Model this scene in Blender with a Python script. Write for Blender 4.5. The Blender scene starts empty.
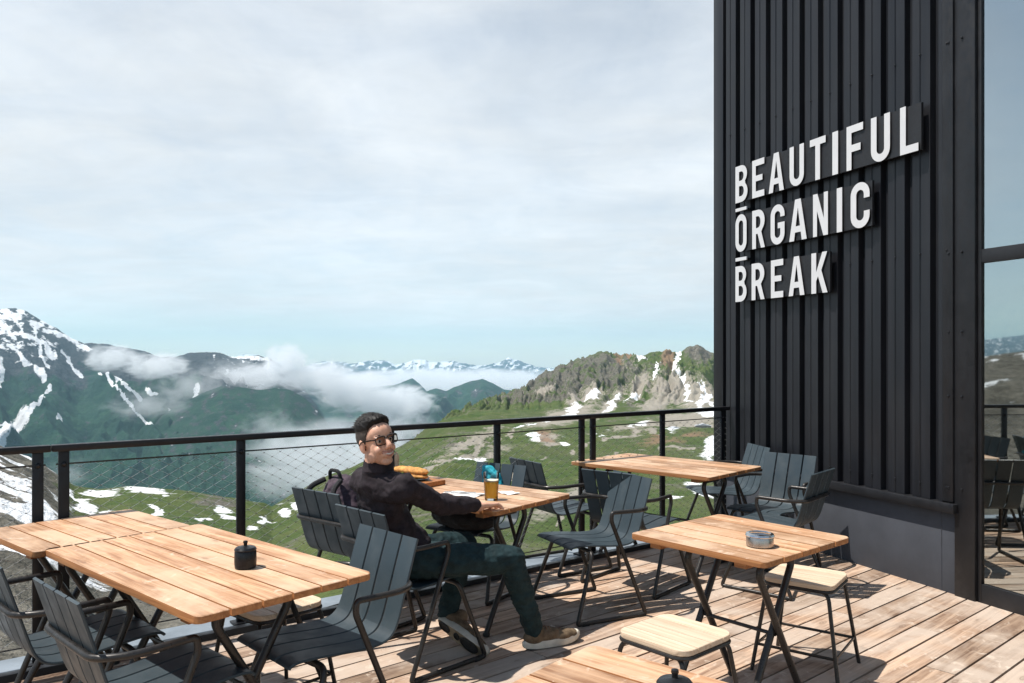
import bpy, bmesh, math, random
import numpy as np
from mathutils import Vector, Matrix, Euler

random.seed(7)
rng = np.random.default_rng(11)
S = bpy.context.scene
COL = S.collection
R = math.radians

# ------------------------------------------------------------------ camera
CAMZ, F, CY = 1.54, 790.0, 359.5
cd = bpy.data.cameras.new('camera'); cam = bpy.data.objects.new('camera', cd); COL.objects.link(cam)
cam.location = (0, 0, CAMZ); cam.rotation_euler = (R(90), 0, 0)
cd.sensor_width = 36; cd.lens = F / 1024 * 36; cd.shift_y = (CY - 341.5) / 1024
cd.clip_start = 0.05; cd.clip_end = 60000
S.camera = cam

# ------------------------------------------------------------------ sun and sky
SUN_TRAVEL = Vector((1.0, 0.15, 0)).normalized()
ELEV = R(64.5)
tv = Vector((SUN_TRAVEL.x * math.cos(ELEV), SUN_TRAVEL.y * math.cos(ELEV), -math.sin(ELEV)))
sl = bpy.data.lights.new('sun', 'SUN'); sun = bpy.data.objects.new('sun', sl); COL.objects.link(sun)
sl.energy = 5.0; sl.angle = R(0.55); sl.color = (1.0, 0.945, 0.87)
sun.rotation_euler = tv.to_track_quat('-Z', 'Y').to_euler(); sun.location = (-20, 8, 40)

W = bpy.data.worlds.new('World'); S.world = W; W.use_nodes = True
nt = W.node_tree; nt.nodes.clear()
def wn(t, **k):
    n = nt.nodes.new(t)
    for a, b in k.items(): setattr(n, a, b)
    return n
out = wn('ShaderNodeOutputWorld'); bg = wn('ShaderNodeBackground'); bg.inputs[1].default_value = 0.1
sky = wn('ShaderNodeTexSky', sky_type='NISHITA', sun_disc=False, sun_elevation=ELEV,
         sun_rotation=math.atan2(-tv.x, -tv.y), altitude=2300, air_density=1.0, dust_density=1.2, ozone_density=1.2)
tc = wn('ShaderNodeTexCoord'); sep = wn('ShaderNodeSeparateXYZ'); nt.links.new(tc.outputs['Generated'], sep.inputs[0])
def wmath(op, a, b=None, clamp=False):
    n = wn('ShaderNodeMath', operation=op, use_clamp=clamp)
    for i, v in enumerate((a, b)):
        if v is None: continue
        if isinstance(v, (int, float)): n.inputs[i].default_value = v
        else: nt.links.new(v, n.inputs[i])
    return n.outputs[0]
zz = wmath('ADD', wmath('MAXIMUM', sep.outputs[2], 0.0), 0.16)
u = wmath('DIVIDE', sep.outputs[0], zz); v = wmath('DIVIDE', sep.outputs[1], zz)
cmb = wn('ShaderNodeCombineXYZ'); nt.links.new(u, cmb.inputs[0]); nt.links.new(v, cmb.inputs[1])
def wnoise(scale, detail, rough, dist=0.0, off=(0, 0, 0), sc=(1, 1, 1)):
    m = wn('ShaderNodeMapping'); m.inputs[1].default_value = off; m.inputs[3].default_value = sc
    nt.links.new(cmb.outputs[0], m.inputs[0])
    n = wn('ShaderNodeTexNoise'); n.inputs['Scale'].default_value = scale; n.inputs['Detail'].default_value = detail
    n.inputs['Roughness'].default_value = rough; n.inputs['Distortion'].default_value = dist
    nt.links.new(m.outputs[0], n.inputs[0]); return n.outputs[0]
def wramp(x, a, b):
    n = wn('ShaderNodeMapRange', interpolation_type='SMOOTHSTEP'); n.inputs[1].default_value = a; n.inputs[2].default_value = b
    nt.links.new(x, n.inputs[0]); return n.outputs[0]
big = wramp(wnoise(0.42, 3, 0.5, 0.3, (3.1, 0.4, 0)), 0.28, 0.62)
fine = wramp(wnoise(1.5, 7, 0.6, 0.5, (0.7, 5.2, 0), (1, 1.7, 1)), 0.25, 0.8)
streak = wramp(wnoise(5.0, 5, 0.62, 0.2, (0, 0, 0), (1.0, 0.45, 1)), 0.4, 0.75)
veil = wmath('MULTIPLY', wramp(sep.outputs[2], 0.015, 0.075), wmath('SUBTRACT', 1.0, wmath('MULTIPLY', wramp(sep.outputs[2], 0.24, 0.44), 0.42)))
cover = wmath('ADD', wmath('MULTIPLY', big, 0.20), wmath('ADD', wmath('MULTIPLY', fine, 0.22), wmath('ADD', wmath('MULTIPLY', veil, 0.54), 0.13)), True)
cover = wmath('SUBTRACT', cover, wmath('MULTIPLY', streak, 0.10), True)
ahead = wmath('ADD', wmath('MULTIPLY', wramp(sep.outputs[1], -0.05, 0.6), 0.75), 0.25)
over = wmath('SUBTRACT', 1.0, wmath('MULTIPLY', wramp(sep.outputs[2], 0.5, 0.85), 0.55))
cover = wmath('MULTIPLY', cover, wmath('MULTIPLY', ahead, over))
bright = wmath('ADD', wmath('ADD', wmath('MULTIPLY', wramp(wnoise(0.55, 4, 0.5, 0.4, (9, 2, 0)), 0.3, 0.7), 0.15), wmath('MULTIPLY', wramp(wnoise(2.6, 8, 0.62, 0.7, (4, 8, 0), (1, 1.4, 1)), 0.3, 0.75), 0.09)), 0.80)
cc = wn('ShaderNodeMix', data_type='RGBA', blend_type='MULTIPLY'); cc.inputs[0].default_value = 1.0
cc.inputs[6].default_value = (8.45, 8.75, 8.95, 1); nt.links.new(bright, cc.inputs[7])
tint = wn('ShaderNodeMix', data_type='RGBA', blend_type='MULTIPLY'); tint.inputs[0].default_value = 1.0
tint.inputs[7].default_value = (1.35, 1.35, 1.2, 1); nt.links.new(sky.outputs[0], tint.inputs[6])
mx = wn('ShaderNodeMix', data_type='RGBA'); nt.links.new(cover, mx.inputs[0])
nt.links.new(tint.outputs[2], mx.inputs[6]); nt.links.new(cc.outputs[2], mx.inputs[7])
nt.links.new(mx.outputs[2], bg.inputs[0]); nt.links.new(bg.outputs[0], out.inputs[0])

S.view_settings.view_transform = 'Standard'; S.view_settings.look = 'None'
S.view_settings.exposure = 0.3; S.view_settings.gamma = 1.0; S.view_settings.use_curve_mapping = False
S.cycles.use_denoising = True
S.cycles.max_bounces = 8; S.cycles.volume_bounces = 8; S.cycles.transparent_max_bounces = 16
S.cycles.volume_step_rate = 1.0; S.cycles.volume_max_steps = 256
S.cycles.caustics_reflective = False; S.cycles.caustics_refractive = False

# ------------------------------------------------------------------ noise in numpy
PERM = rng.permutation(512).astype(np.int64); PERM = np.concatenate([PERM, PERM])
G3 = rng.normal(size=(512, 3)); G3 /= np.linalg.norm(G3, axis=1)[:, None]
def perlin(x, y, z):
    x, y, z = np.broadcast_arrays(np.asarray(x, float), np.asarray(y, float), np.asarray(z, float))
    xi, yi, zi = np.floor(x).astype(np.int64), np.floor(y).astype(np.int64), np.floor(z).astype(np.int64)
    xf, yf, zf = x - xi, y - yi, z - zi
    f = lambda t: t * t * t * (t * (t * 6 - 15) + 10)
    uu, vv, ww = f(xf), f(yf), f(zf)
    r = 0
    for dx in (0, 1):
        for dy in (0, 1):
            for dz in (0, 1):
                h = PERM[(PERM[(PERM[(xi + dx) & 511] + yi + dy) & 511] + zi + dz) & 511]
                g = G3[h]
                d = g[..., 0] * (xf - dx) + g[..., 1] * (yf - dy) + g[..., 2] * (zf - dz)
                r = r + d * (uu if dx else 1 - uu) * (vv if dy else 1 - vv) * (ww if dz else 1 - ww)
    return r * 1.5
def fbm(x, y, z=0.0, o=5, gain=0.5):
    a, s, t = 1.0, 1.0, 0
    for i in range(o):
        t = t + a * perlin(x * s + 17.3 * i, y * s - 9.1 * i, np.asarray(z) * s + 3.7 * i); a *= gain; s *= 2.03
    return t
def ridged(x, y, z=0.0, o=5, gain=0.5):
    a, s, t = 1.0, 1.0, 0
    for i in range(o):
        t = t + a * (1 - 2 * np.abs(perlin(x * s + 5.3 * i, y * s + 2.2 * i, np.asarray(z) * s + 1.7 * i))); a *= gain; s *= 2.07
    return t
def sstep(a, b, x):
    t = np.clip((np.asarray(x, float) - a) / (b - a), 0, 1); return t * t * (3 - 2 * t)

# ------------------------------------------------------------------ materials
MATS = {}
class NT:
    def __init__(s, name):
        s.m = bpy.data.materials.new(name); s.m.use_nodes = True; s.t = s.m.node_tree
        s.b = s.t.nodes['Principled BSDF']; s.o = s.t.nodes['Material Output']; MATS[name] = s.m
    def n(s, t, **k):
        x = s.t.nodes.new(t)
        for a, b in k.items(): setattr(x, a, b)
        return x
    def l(s, a, b): s.t.links.new(a, b)
    def setv(s, sock, v):
        if hasattr(v, 'is_output'): s.l(v, sock)
        else: sock.default_value = v
    def math(s, op, a, b=0.0, clamp=False):
        n = s.n('ShaderNodeMath', operation=op, use_clamp=clamp); s.setv(n.inputs[0], a); s.setv(n.inputs[1], b); return n.outputs[0]
    def ramp(s, x, a, b, c=0.0, d=1.0):
        n = s.n('ShaderNodeMapRange', interpolation_type='SMOOTHSTEP'); s.setv(n.inputs[0], x)
        for i, v in enumerate((a, b, c, d)): n.inputs[i + 1].default_value = v
        return n.outputs[0]
    def mix(s, f, a, b, mode='MIX'):
        n = s.n('ShaderNodeMix', data_type='RGBA', blend_type=mode); s.setv(n.inputs[0], f)
        for i, v in ((6, a), (7, b)):
            if isinstance(v, tuple) and len(v) == 3: v = (*v, 1)
            s.setv(n.inputs[i], v)
        return n.outputs[2]
    def coord(s, kind='Object', scale=(1, 1, 1), rot=(0, 0, 0)):
        c = s.n('ShaderNodeTexCoord'); m = s.n('ShaderNodeMapping'); m.inputs[3].default_value = scale; m.inputs[2].default_value = rot
        s.l(c.outputs[kind], m.inputs[0]); return m.outputs[0]
    def noise(s, co, scale, detail=4, rough=0.55, dist=0.0, out=0):
        n = s.n('ShaderNodeTexNoise'); n.inputs['Scale'].default_value = scale; n.inputs['Detail'].default_value = detail
        n.inputs['Roughness'].default_value = rough; n.inputs['Distortion'].default_value = dist
        s.l(co, n.inputs[0]); return n.outputs[out]
    def attr(s, name): return s.n('ShaderNodeAttribute', attribute_name=name).outputs
    def bump(s, h, strength, dist):
        n = s.n('ShaderNodeBump'); n.inputs['Strength'].default_value = strength; n.inputs['Distance'].default_value = dist
        s.l(h, n.inputs['Height']); s.l(n.outputs[0], s.b.inputs['Normal'])
    def fin(s, col=None, rough=None, metal=None, spec=None, **k):
        for nm, v in (('Base Color', col), ('Roughness', rough), ('Metallic', metal), ('Specular IOR Level', spec)):
            if v is None: continue
            if isinstance(v, tuple) and len(v) == 3: v = (*v, 1)
            s.setv(s.b.inputs[nm], v)
        for nm, v in k.items(): s.setv(s.b.inputs[nm.replace('_', ' ')], v)
        return s.m

def painted(name, c, rough=0.45, var=0.25, scale=9.0, metal=0.0, spec=0.5, bump=0.0):
    t = NT(name); co = t.coord(); n = t.noise(co, scale, 6, 0.6)
    col = t.mix(t.ramp(n, 0.3, 0.7), tuple(x * (1 - var) for x in c), tuple(x * (1 + var) for x in c))
    rg = t.ramp(t.noise(co, scale * 5, 4), 0.3, 0.7, max(rough - 0.1, 0.03), rough + 0.1)
    if bump: t.bump(t.noise(co, scale * 30, 3), bump, 0.002)
    return t.fin(col, rg, metal, spec)

def wood(name, light, dark, grain_axis=0, scale=1.0, rough=0.6, var=0.35, grey=None, worn=None, knots=False):
    """planks carry a 'rnd' attribute, a random number per plank"""
    t = NT(name); rnd = t.attr('rnd')[2]
    c = t.n('ShaderNodeTexCoord'); add = t.n('ShaderNodeVectorMath', operation='ADD'); t.l(c.outputs['Object'], add.inputs[0])
    sc = t.n('ShaderNodeVectorMath', operation='SCALE'); sc.inputs[0].default_value = (13.7, 7.3, 5.1); t.l(rnd, sc.inputs['Scale'])
    t.l(sc.outputs[0], add.inputs[1])
    m = t.n('ShaderNodeMapping'); t.l(add.outputs[0], m.inputs[0])
    st = [22 * scale, 22 * scale, 22 * scale]; st[grain_axis] = 1.3 * scale; m.inputs[3].default_value = st
    g = t.noise(m.outputs[0], 1.0, 8, 0.62, 1.6)
    m2 = t.n('ShaderNodeMapping'); t.l(add.outputs[0], m2.inputs[0])
    st2 = [90 * scale, 90 * scale, 90 * scale]; st2[grain_axis] = 5 * scale; m2.inputs[3].default_value = st2
    g2 = t.noise(m2.outputs[0], 1.0, 4, 0.6, 0.4)
    f = t.math('ADD', t.math('MULTIPLY', g, 0.75), t.math('MULTIPLY', g2, 0.25))
    f = t.ramp(f, 0.33, 0.66)
    col = t.mix(f, dark, light)
    br = t.ramp(rnd, 0.0, 1.0, 1 - var, 1 + var * 0.7)
    cb = t.n('ShaderNodeCombineColor')
    for i in range(3): t.l(br, cb.inputs[i])
    col = t.mix(1.0, col, cb.outputs[0], 'MULTIPLY')
    if grey:
        big = t.noise(add.outputs[0], 2.3 * scale, 5, 0.6, 0.6)
        col = t.mix(t.math('MULTIPLY', t.ramp(big, 0.38, 0.66), 0.85), col, grey)
    if worn:
        sp = t.noise(add.outputs[0], 16 * scale, 5, 0.65, 0.8)
        col = t.mix(t.math('MULTIPLY', t.ramp(sp, 0.56, 0.72), 0.7), col, worn)
    if knots:
        m3 = t.n('ShaderNodeMapping'); t.l(add.outputs[0], m3.inputs[0]); s3_ = [9.0] * 3; s3_[grain_axis] = 3.4; m3.inputs[3].default_value = s3_
        vo = t.n('ShaderNodeTexVoronoi'); vo.inputs['Scale'].default_value = 1.0; t.l(m3.outputs[0], vo.inputs[0])
        ring = t.math('SINE', t.math('MULTIPLY', vo.outputs['Distance'], 70.0))
        near = t.ramp(vo.outputs['Distance'], 0.24, 0.05)
        col = t.mix(t.math('MULTIPLY', near, t.math('ADD', t.math('MULTIPLY', ring, 0.22), 0.42)), col, tuple(c * 0.62 for c in dark))
    t.bump(f, 0.25, 0.004)
    return t.fin(col, t.ramp(g2, 0.2, 0.8, rough - 0.1, rough + 0.12), 0.0, 0.35)

wood('teak', (0.64, 0.39, 0.23), (0.27, 0.12, 0.05), 0, 1.0, 0.5, 0.28, (0.66, 0.455, 0.30), (0.74, 0.56, 0.42), True)
wood('teak_edge', (0.50, 0.23, 0.09), (0.28, 0.11, 0.04), 0, 1.0, 0.6, 0.2)
wood('pale_wood', (0.74, 0.60, 0.45), (0.56, 0.42, 0.29), 0, 1.4, 0.55, 0.10)
wood('deck_wood', (0.53, 0.375, 0.265), (0.19, 0.11, 0.07), 0, 0.8, 0.75, 0.42, (0.52, 0.43, 0.355), (0.66, 0.56, 0.46), True)
wood('board_wood', (0.47, 0.20, 0.07), (0.30, 0.11, 0.035), 0, 1.6, 0.5, 0.15)
t = NT('slat_slate'); co = t.coord(); rv = t.ramp(t.attr('rnd')[2], 0.0, 1.0, 0.0, 1.0)
sl_c = t.mix(rv, (0.031, 0.046, 0.056), (0.042, 0.061, 0.073)); du = t.ramp(t.noise(co, 7.0, 7, 0.65), 0.48, 0.8)
sl_c = t.mix(t.math('MULTIPLY', du, 0.35), sl_c, (0.10, 0.115, 0.12)); sc_ = t.ramp(t.noise(t.coord('Object', (3, 60, 60)), 2.0, 4, 0.6), 0.66, 0.74)
sl_c = t.mix(t.math('MULTIPLY', sc_, 0.25), sl_c, (0.13, 0.14, 0.145)); t.bump(t.noise(co, 180, 3), 0.12, 0.001)
t.fin(sl_c, t.ramp(t.noise(co, 12, 5), 0.3, 0.7, 0.38, 0.58), 0, 0.4)
painted('frame_metal', (0.030, 0.027, 0.025), 0.36, 0.25, 14.0, 0.3, 0.5)
painted('rail_black', (0.010, 0.010, 0.012), 0.42, 0.15, 8.0, 0, 0.35)
painted('rubber_black', (0.012, 0.012, 0.012), 0.7, 0.2)
painted('steel_cable', (0.60, 0.58, 0.55), 0.4, 0.2, 30.0, 0.7)
painted('cable_node', (0.16, 0.155, 0.15), 0.4, 0.2, 30.0, 0.7)
t = NT('cladding_black'); co = t.coord('Object', (3.0, 3.0, 0.22)); n_ = t.noise(co, 3.0, 6, 0.62); n2_ = t.noise(t.coord(), 2.2, 5)
cc_ = t.mix(t.ramp(n_, 0.35, 0.72), (0.0085, 0.009, 0.012), (0.0145, 0.0152, 0.019)); cc_ = t.mix(t.math('MULTIPLY', t.ramp(n2_, 0.5, 0.8), 0.25), cc_, (0.028, 0.028, 0.028))
t.fin(cc_, t.ramp(n_, 0.3, 0.7, 0.33, 0.47), 0, 0.42)
painted('trim_black', (0.013, 0.0135, 0.016), 0.45, 0.2, 5.0, 0, 0.4)
painted('plinth_grey', (0.062, 0.068, 0.082), 0.7, 0.12, 3.0, 0, 0.3, 0.15)
painted('sign_black', (0.010, 0.010, 0.012), 0.5, 0.2)
painted('letter_white', (0.64, 0.64, 0.65), 0.5, 0.03)
painted('gutter_zinc', (0.24, 0.28, 0.32), 0.5, 0.18, 4.0, 0.3)
painted('ceramic_black', (0.010, 0.011, 0.013), 0.35, 0.15, 9, 0, 0.3)
painted('chrome', (0.62, 0.61, 0.60), 0.22, 0.05, 9, 1.0)
painted('brushed_steel', (0.42, 0.40, 0.385), 0.30, 0.1, 9, 1.0)
painted('turquoise_cloth', (0.015, 0.33, 0.42), 0.7, 0.15, 20)
painted('black_cloth', (0.012, 0.012, 0.014), 0.85, 0.4, 30)
painted('plum_cloth', (0.060, 0.040, 0.055), 0.85, 0.35, 24)
painted('jacket_cloth', (0.025, 0.019, 0.023), 0.82, 0.3, 26, 0, 0.25, 0.3)
painted('trouser_cloth', (0.012, 0.029, 0.033), 0.8, 0.3, 22, 0, 0.25, 0.3)
painted('shoe_brown', (0.15, 0.105, 0.065), 0.75, 0.35, 26, 0, 0.3, 0.3)
painted('shoe_lace', (0.20, 0.10, 0.05), 0.7, 0.3, 26)
painted('sole_white', (0.60, 0.56, 0.48), 0.7, 0.15, 16)
painted('sole_tan', (0.26, 0.205, 0.14), 0.8, 0.35, 20)
painted('sole_tread', (0.02, 0.02, 0.02), 0.7, 0.3, 20)
painted('hair_dark', (0.009, 0.0075, 0.007), 0.6, 0.4, 60, 0, 0.3)
painted('hair_short', (0.050, 0.038, 0.031), 0.7, 0.45, 90)
painted('glasses_black', (0.008, 0.008, 0.008), 0.25, 0.1)
painted('teeth_white', (0.62, 0.57, 0.51), 0.35, 0.03)
painted('lip_red', (0.42, 0.17, 0.13), 0.5, 0.12, 60)
painted('eye_white', (0.7, 0.68, 0.65), 0.25, 0.02)
painted('iris_brown', (0.03, 0.015, 0.01), 0.2, 0.1)
painted('paper_white', (0.78, 0.77, 0.75), 0.8, 0.03)
painted('bread_crust', (0.62, 0.30, 0.09), 0.7, 0.4, 40, 0, 0.3, 0.5)
painted('lettuce_green', (0.12, 0.22, 0.04), 0.6, 0.3, 40)
painted('beer_foam', (0.8, 0.74, 0.6), 0.8, 0.05)
painted('mill_wood', (0.62, 0.50, 0.36), 0.5, 0.15)
painted('hut_wall', (0.30, 0.29, 0.28), 0.8, 0.15, 1.0)
painted('hut_roof', (0.40, 0.42, 0.45), 0.6, 0.15, 1.0)
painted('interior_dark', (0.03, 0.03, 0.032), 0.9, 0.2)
painted('blind_teal', (0.50, 0.62, 0.56), 0.9, 0.05, 2.0)
t = NT('skin'); co = t.coord(); n = t.noise(co, 38, 5); f_ = t.noise(co, 420, 3)
sk = t.mix(t.ramp(n, 0.3, 0.7), (0.66, 0.365, 0.25), (0.76, 0.455, 0.33)); sk = t.mix(t.math('MULTIPLY', t.attr('flush')[2], 0.28), sk, (0.62, 0.24, 0.16))
sk = t.mix(t.math('MULTIPLY', t.attr('stubble')[2], t.ramp(f_, 0.3, 0.65, 0.12, 0.42)), sk, (0.22, 0.125, 0.09))
t.bump(t.noise(co, 260, 4), 0.25, 0.0015); t.fin(sk, 0.48, 0, 0.42)
t = NT('glass_pane')
gl = t.n('ShaderNodeBsdfGlossy'); gl.inputs['Roughness'].default_value = 0.02; gl.inputs['Color'].default_value = (0.95, 1, 0.98, 1)
tr = t.n('ShaderNodeBsdfTransparent'); tr.inputs[0].default_value = (0.50, 0.62, 0.60, 1)
fr = t.n('ShaderNodeFresnel'); fr.inputs[0].default_value = 1.9
ms = t.n('ShaderNodeMixShader'); t.l(t.math('MULTIPLY', t.math('ADD', fr.outputs[0], 0.30), 1.3, True), ms.inputs[0]); t.l(tr.outputs[0], ms.inputs[1]); t.l(gl.outputs[0], ms.inputs[2])
t.l(ms.outputs[0], t.o.inputs[0])
def clear(name, col, ior=1.45, add=0.0):
    t = NT(name); gl = t.n('ShaderNodeBsdfGlossy'); gl.inputs['Roughness'].default_value = 0.03
    tr = t.n('ShaderNodeBsdfTransparent'); tr.inputs[0].default_value = (*col, 1)
    fr = t.n('ShaderNodeFresnel'); fr.inputs[0].default_value = ior; ms = t.n('ShaderNodeMixShader')
    t.l(t.math('ADD', fr.outputs[0], add, True), ms.inputs[0]); t.l(tr.outputs[0], ms.inputs[1]); t.l(gl.outputs[0], ms.inputs[2]); t.l(ms.outputs[0], t.o.inputs[0])
clear('clear_glass', (0.93, 0.95, 0.94))
clear('tinted_lens', (0.88, 0.83, 0.79), 1.35, 0.0)
t = NT('beer'); t.fin((1.0, 0.58, 0.05), 0.15, 0, 0.5); tl = t.n('ShaderNodeBsdfTranslucent'); tl.inputs[0].default_value = (1.0, 0.64, 0.07, 1)
ms = t.n('ShaderNodeMixShader'); ms.inputs[0].default_value = 0.5; t.l(t.b.outputs[0], ms.inputs[1]); t.l(tl.outputs[0], ms.inputs[2])
tb = t.n('ShaderNodeBsdfTransparent'); tb.inputs[0].default_value = (1.0, 0.86, 0.36, 1); m2_ = t.n('ShaderNodeMixShader'); m2_.inputs[0].default_value = 0.38
t.l(ms.outputs[0], m2_.inputs[1]); t.l(tb.outputs[0], m2_.inputs[2]); t.l(m2_.outputs[0], t.o.inputs[0])

# terrain materials: masks come from mesh attributes, the fine break-up from noise
def terrain(name, grass, grass2, rock, rock2, unit, snowc=(0.84, 0.86, 0.88), bump=0.6):
    t = NT(name); co = t.n('ShaderNodeNewGeometry').outputs['Position']
    m = t.n('ShaderNodeMapping'); t.l(co, m.inputs[0]); m.inputs[3].default_value = (1 / unit,) * 3; p = m.outputs[0]
    n1 = t.noise(p, 1.0, 8, 0.62, 0.4); n2 = t.noise(p, 6.0, 6, 0.65, 0.2); n3 = t.noise(p, 0.3, 5, 0.55); n4 = t.noise(p, 28.0, 4, 0.7)
    g = t.mix(t.ramp(n1, 0.35, 0.68), grass, grass2)
    g = t.mix(t.math('MULTIPLY', t.ramp(n3, 0.4, 0.7), 0.6), g, tuple(0.55 * a + 0.45 * b for a, b in zip(grass2, rock)))
    g = t.mix(t.math('MULTIPLY', t.ramp(n2, 0.5, 0.75), 0.45), g, tuple(0.45 * c for c in grass))
    g = t.mix(t.math('MULTIPLY', t.ramp(n4, 0.45, 0.7), 0.5), g, tuple(0.35 * c for c in grass)); g = t.mix(t.math('MULTIPLY', t.ramp(n4, 0.5, 0.28), 0.3), g, tuple(1.25 * c for c in grass2))
    r = t.mix(t.ramp(n2, 0.3, 0.7), rock, rock2); r = t.mix(t.math('MULTIPLY', t.ramp(n4, 0.45, 0.7), 0.45), r, tuple(0.4 * c for c in rock))
    a = t.attr('cover'); s3 = t.n('ShaderNodeSeparateColor'); t.l(a[0], s3.inputs[0])
    e = t.math('MULTIPLY', t.math('SUBTRACT', t.math('ADD', t.math('MULTIPLY', n1, 0.5), t.math('MULTIPLY', n2, 0.5)), 0.5), 1.5)
    col = t.mix(t.ramp(t.math('ADD', s3.outputs[1], e), 0.38, 0.62), g, r)
    col = t.mix(t.math('MULTIPLY', t.ramp(t.math('ADD', s3.outputs[2], e), 0.40, 0.66), 0.9), col, t.mix(t.ramp(n4, 0.35, 0.65), (0.25, 0.225, 0.19), (0.38, 0.345, 0.295)))
    red = t.attr('soil')[2]
    col = t.mix(t.math('MULTIPLY', t.ramp(t.math('ADD', red, e), 0.4, 0.7), 0.85), col, (0.225, 0.145, 0.095))
    sn = t.ramp(t.math('ADD', s3.outputs[0], t.math('MULTIPLY', e, 1.05)), 0.44, 0.57)
    col = t.mix(sn, col, snowc)
    dirt = t.math('MULTIPLY', t.ramp(t.noise(p, 3.0, 6, 0.65), 0.45, 0.75), 0.45); col = t.mix(t.math('MULTIPLY', sn, dirt), col, (0.50, 0.47, 0.43))
    t.bump(t.math('ADD', t.math('ADD', n1, t.math('MULTIPLY', n2, 0.4)), t.math('MULTIPLY', n4, 0.12)), bump, unit * 0.35)
    return t.fin(col, 0.9, 0, 0.15)
terrain('hillside', (0.050, 0.088, 0.020), (0.105, 0.128, 0.042), (0.070, 0.068, 0.056), (0.185, 0.172, 0.142), 9.0)
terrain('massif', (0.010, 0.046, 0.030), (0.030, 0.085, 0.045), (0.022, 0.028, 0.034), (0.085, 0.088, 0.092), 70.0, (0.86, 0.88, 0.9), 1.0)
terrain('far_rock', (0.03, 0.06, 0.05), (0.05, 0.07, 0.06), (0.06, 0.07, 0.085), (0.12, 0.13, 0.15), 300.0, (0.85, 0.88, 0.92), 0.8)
t = NT('ground_scree'); co = t.n('ShaderNodeNewGeometry').outputs['Position']; n = t.noise(co, 1.2, 8, 0.65)
t.fin(t.mix(t.ramp(n, 0.35, 0.65), (0.09, 0.08, 0.065), (0.22, 0.20, 0.17)), 0.95, 0, 0.1)

def M(n): return MATS[n]

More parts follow.
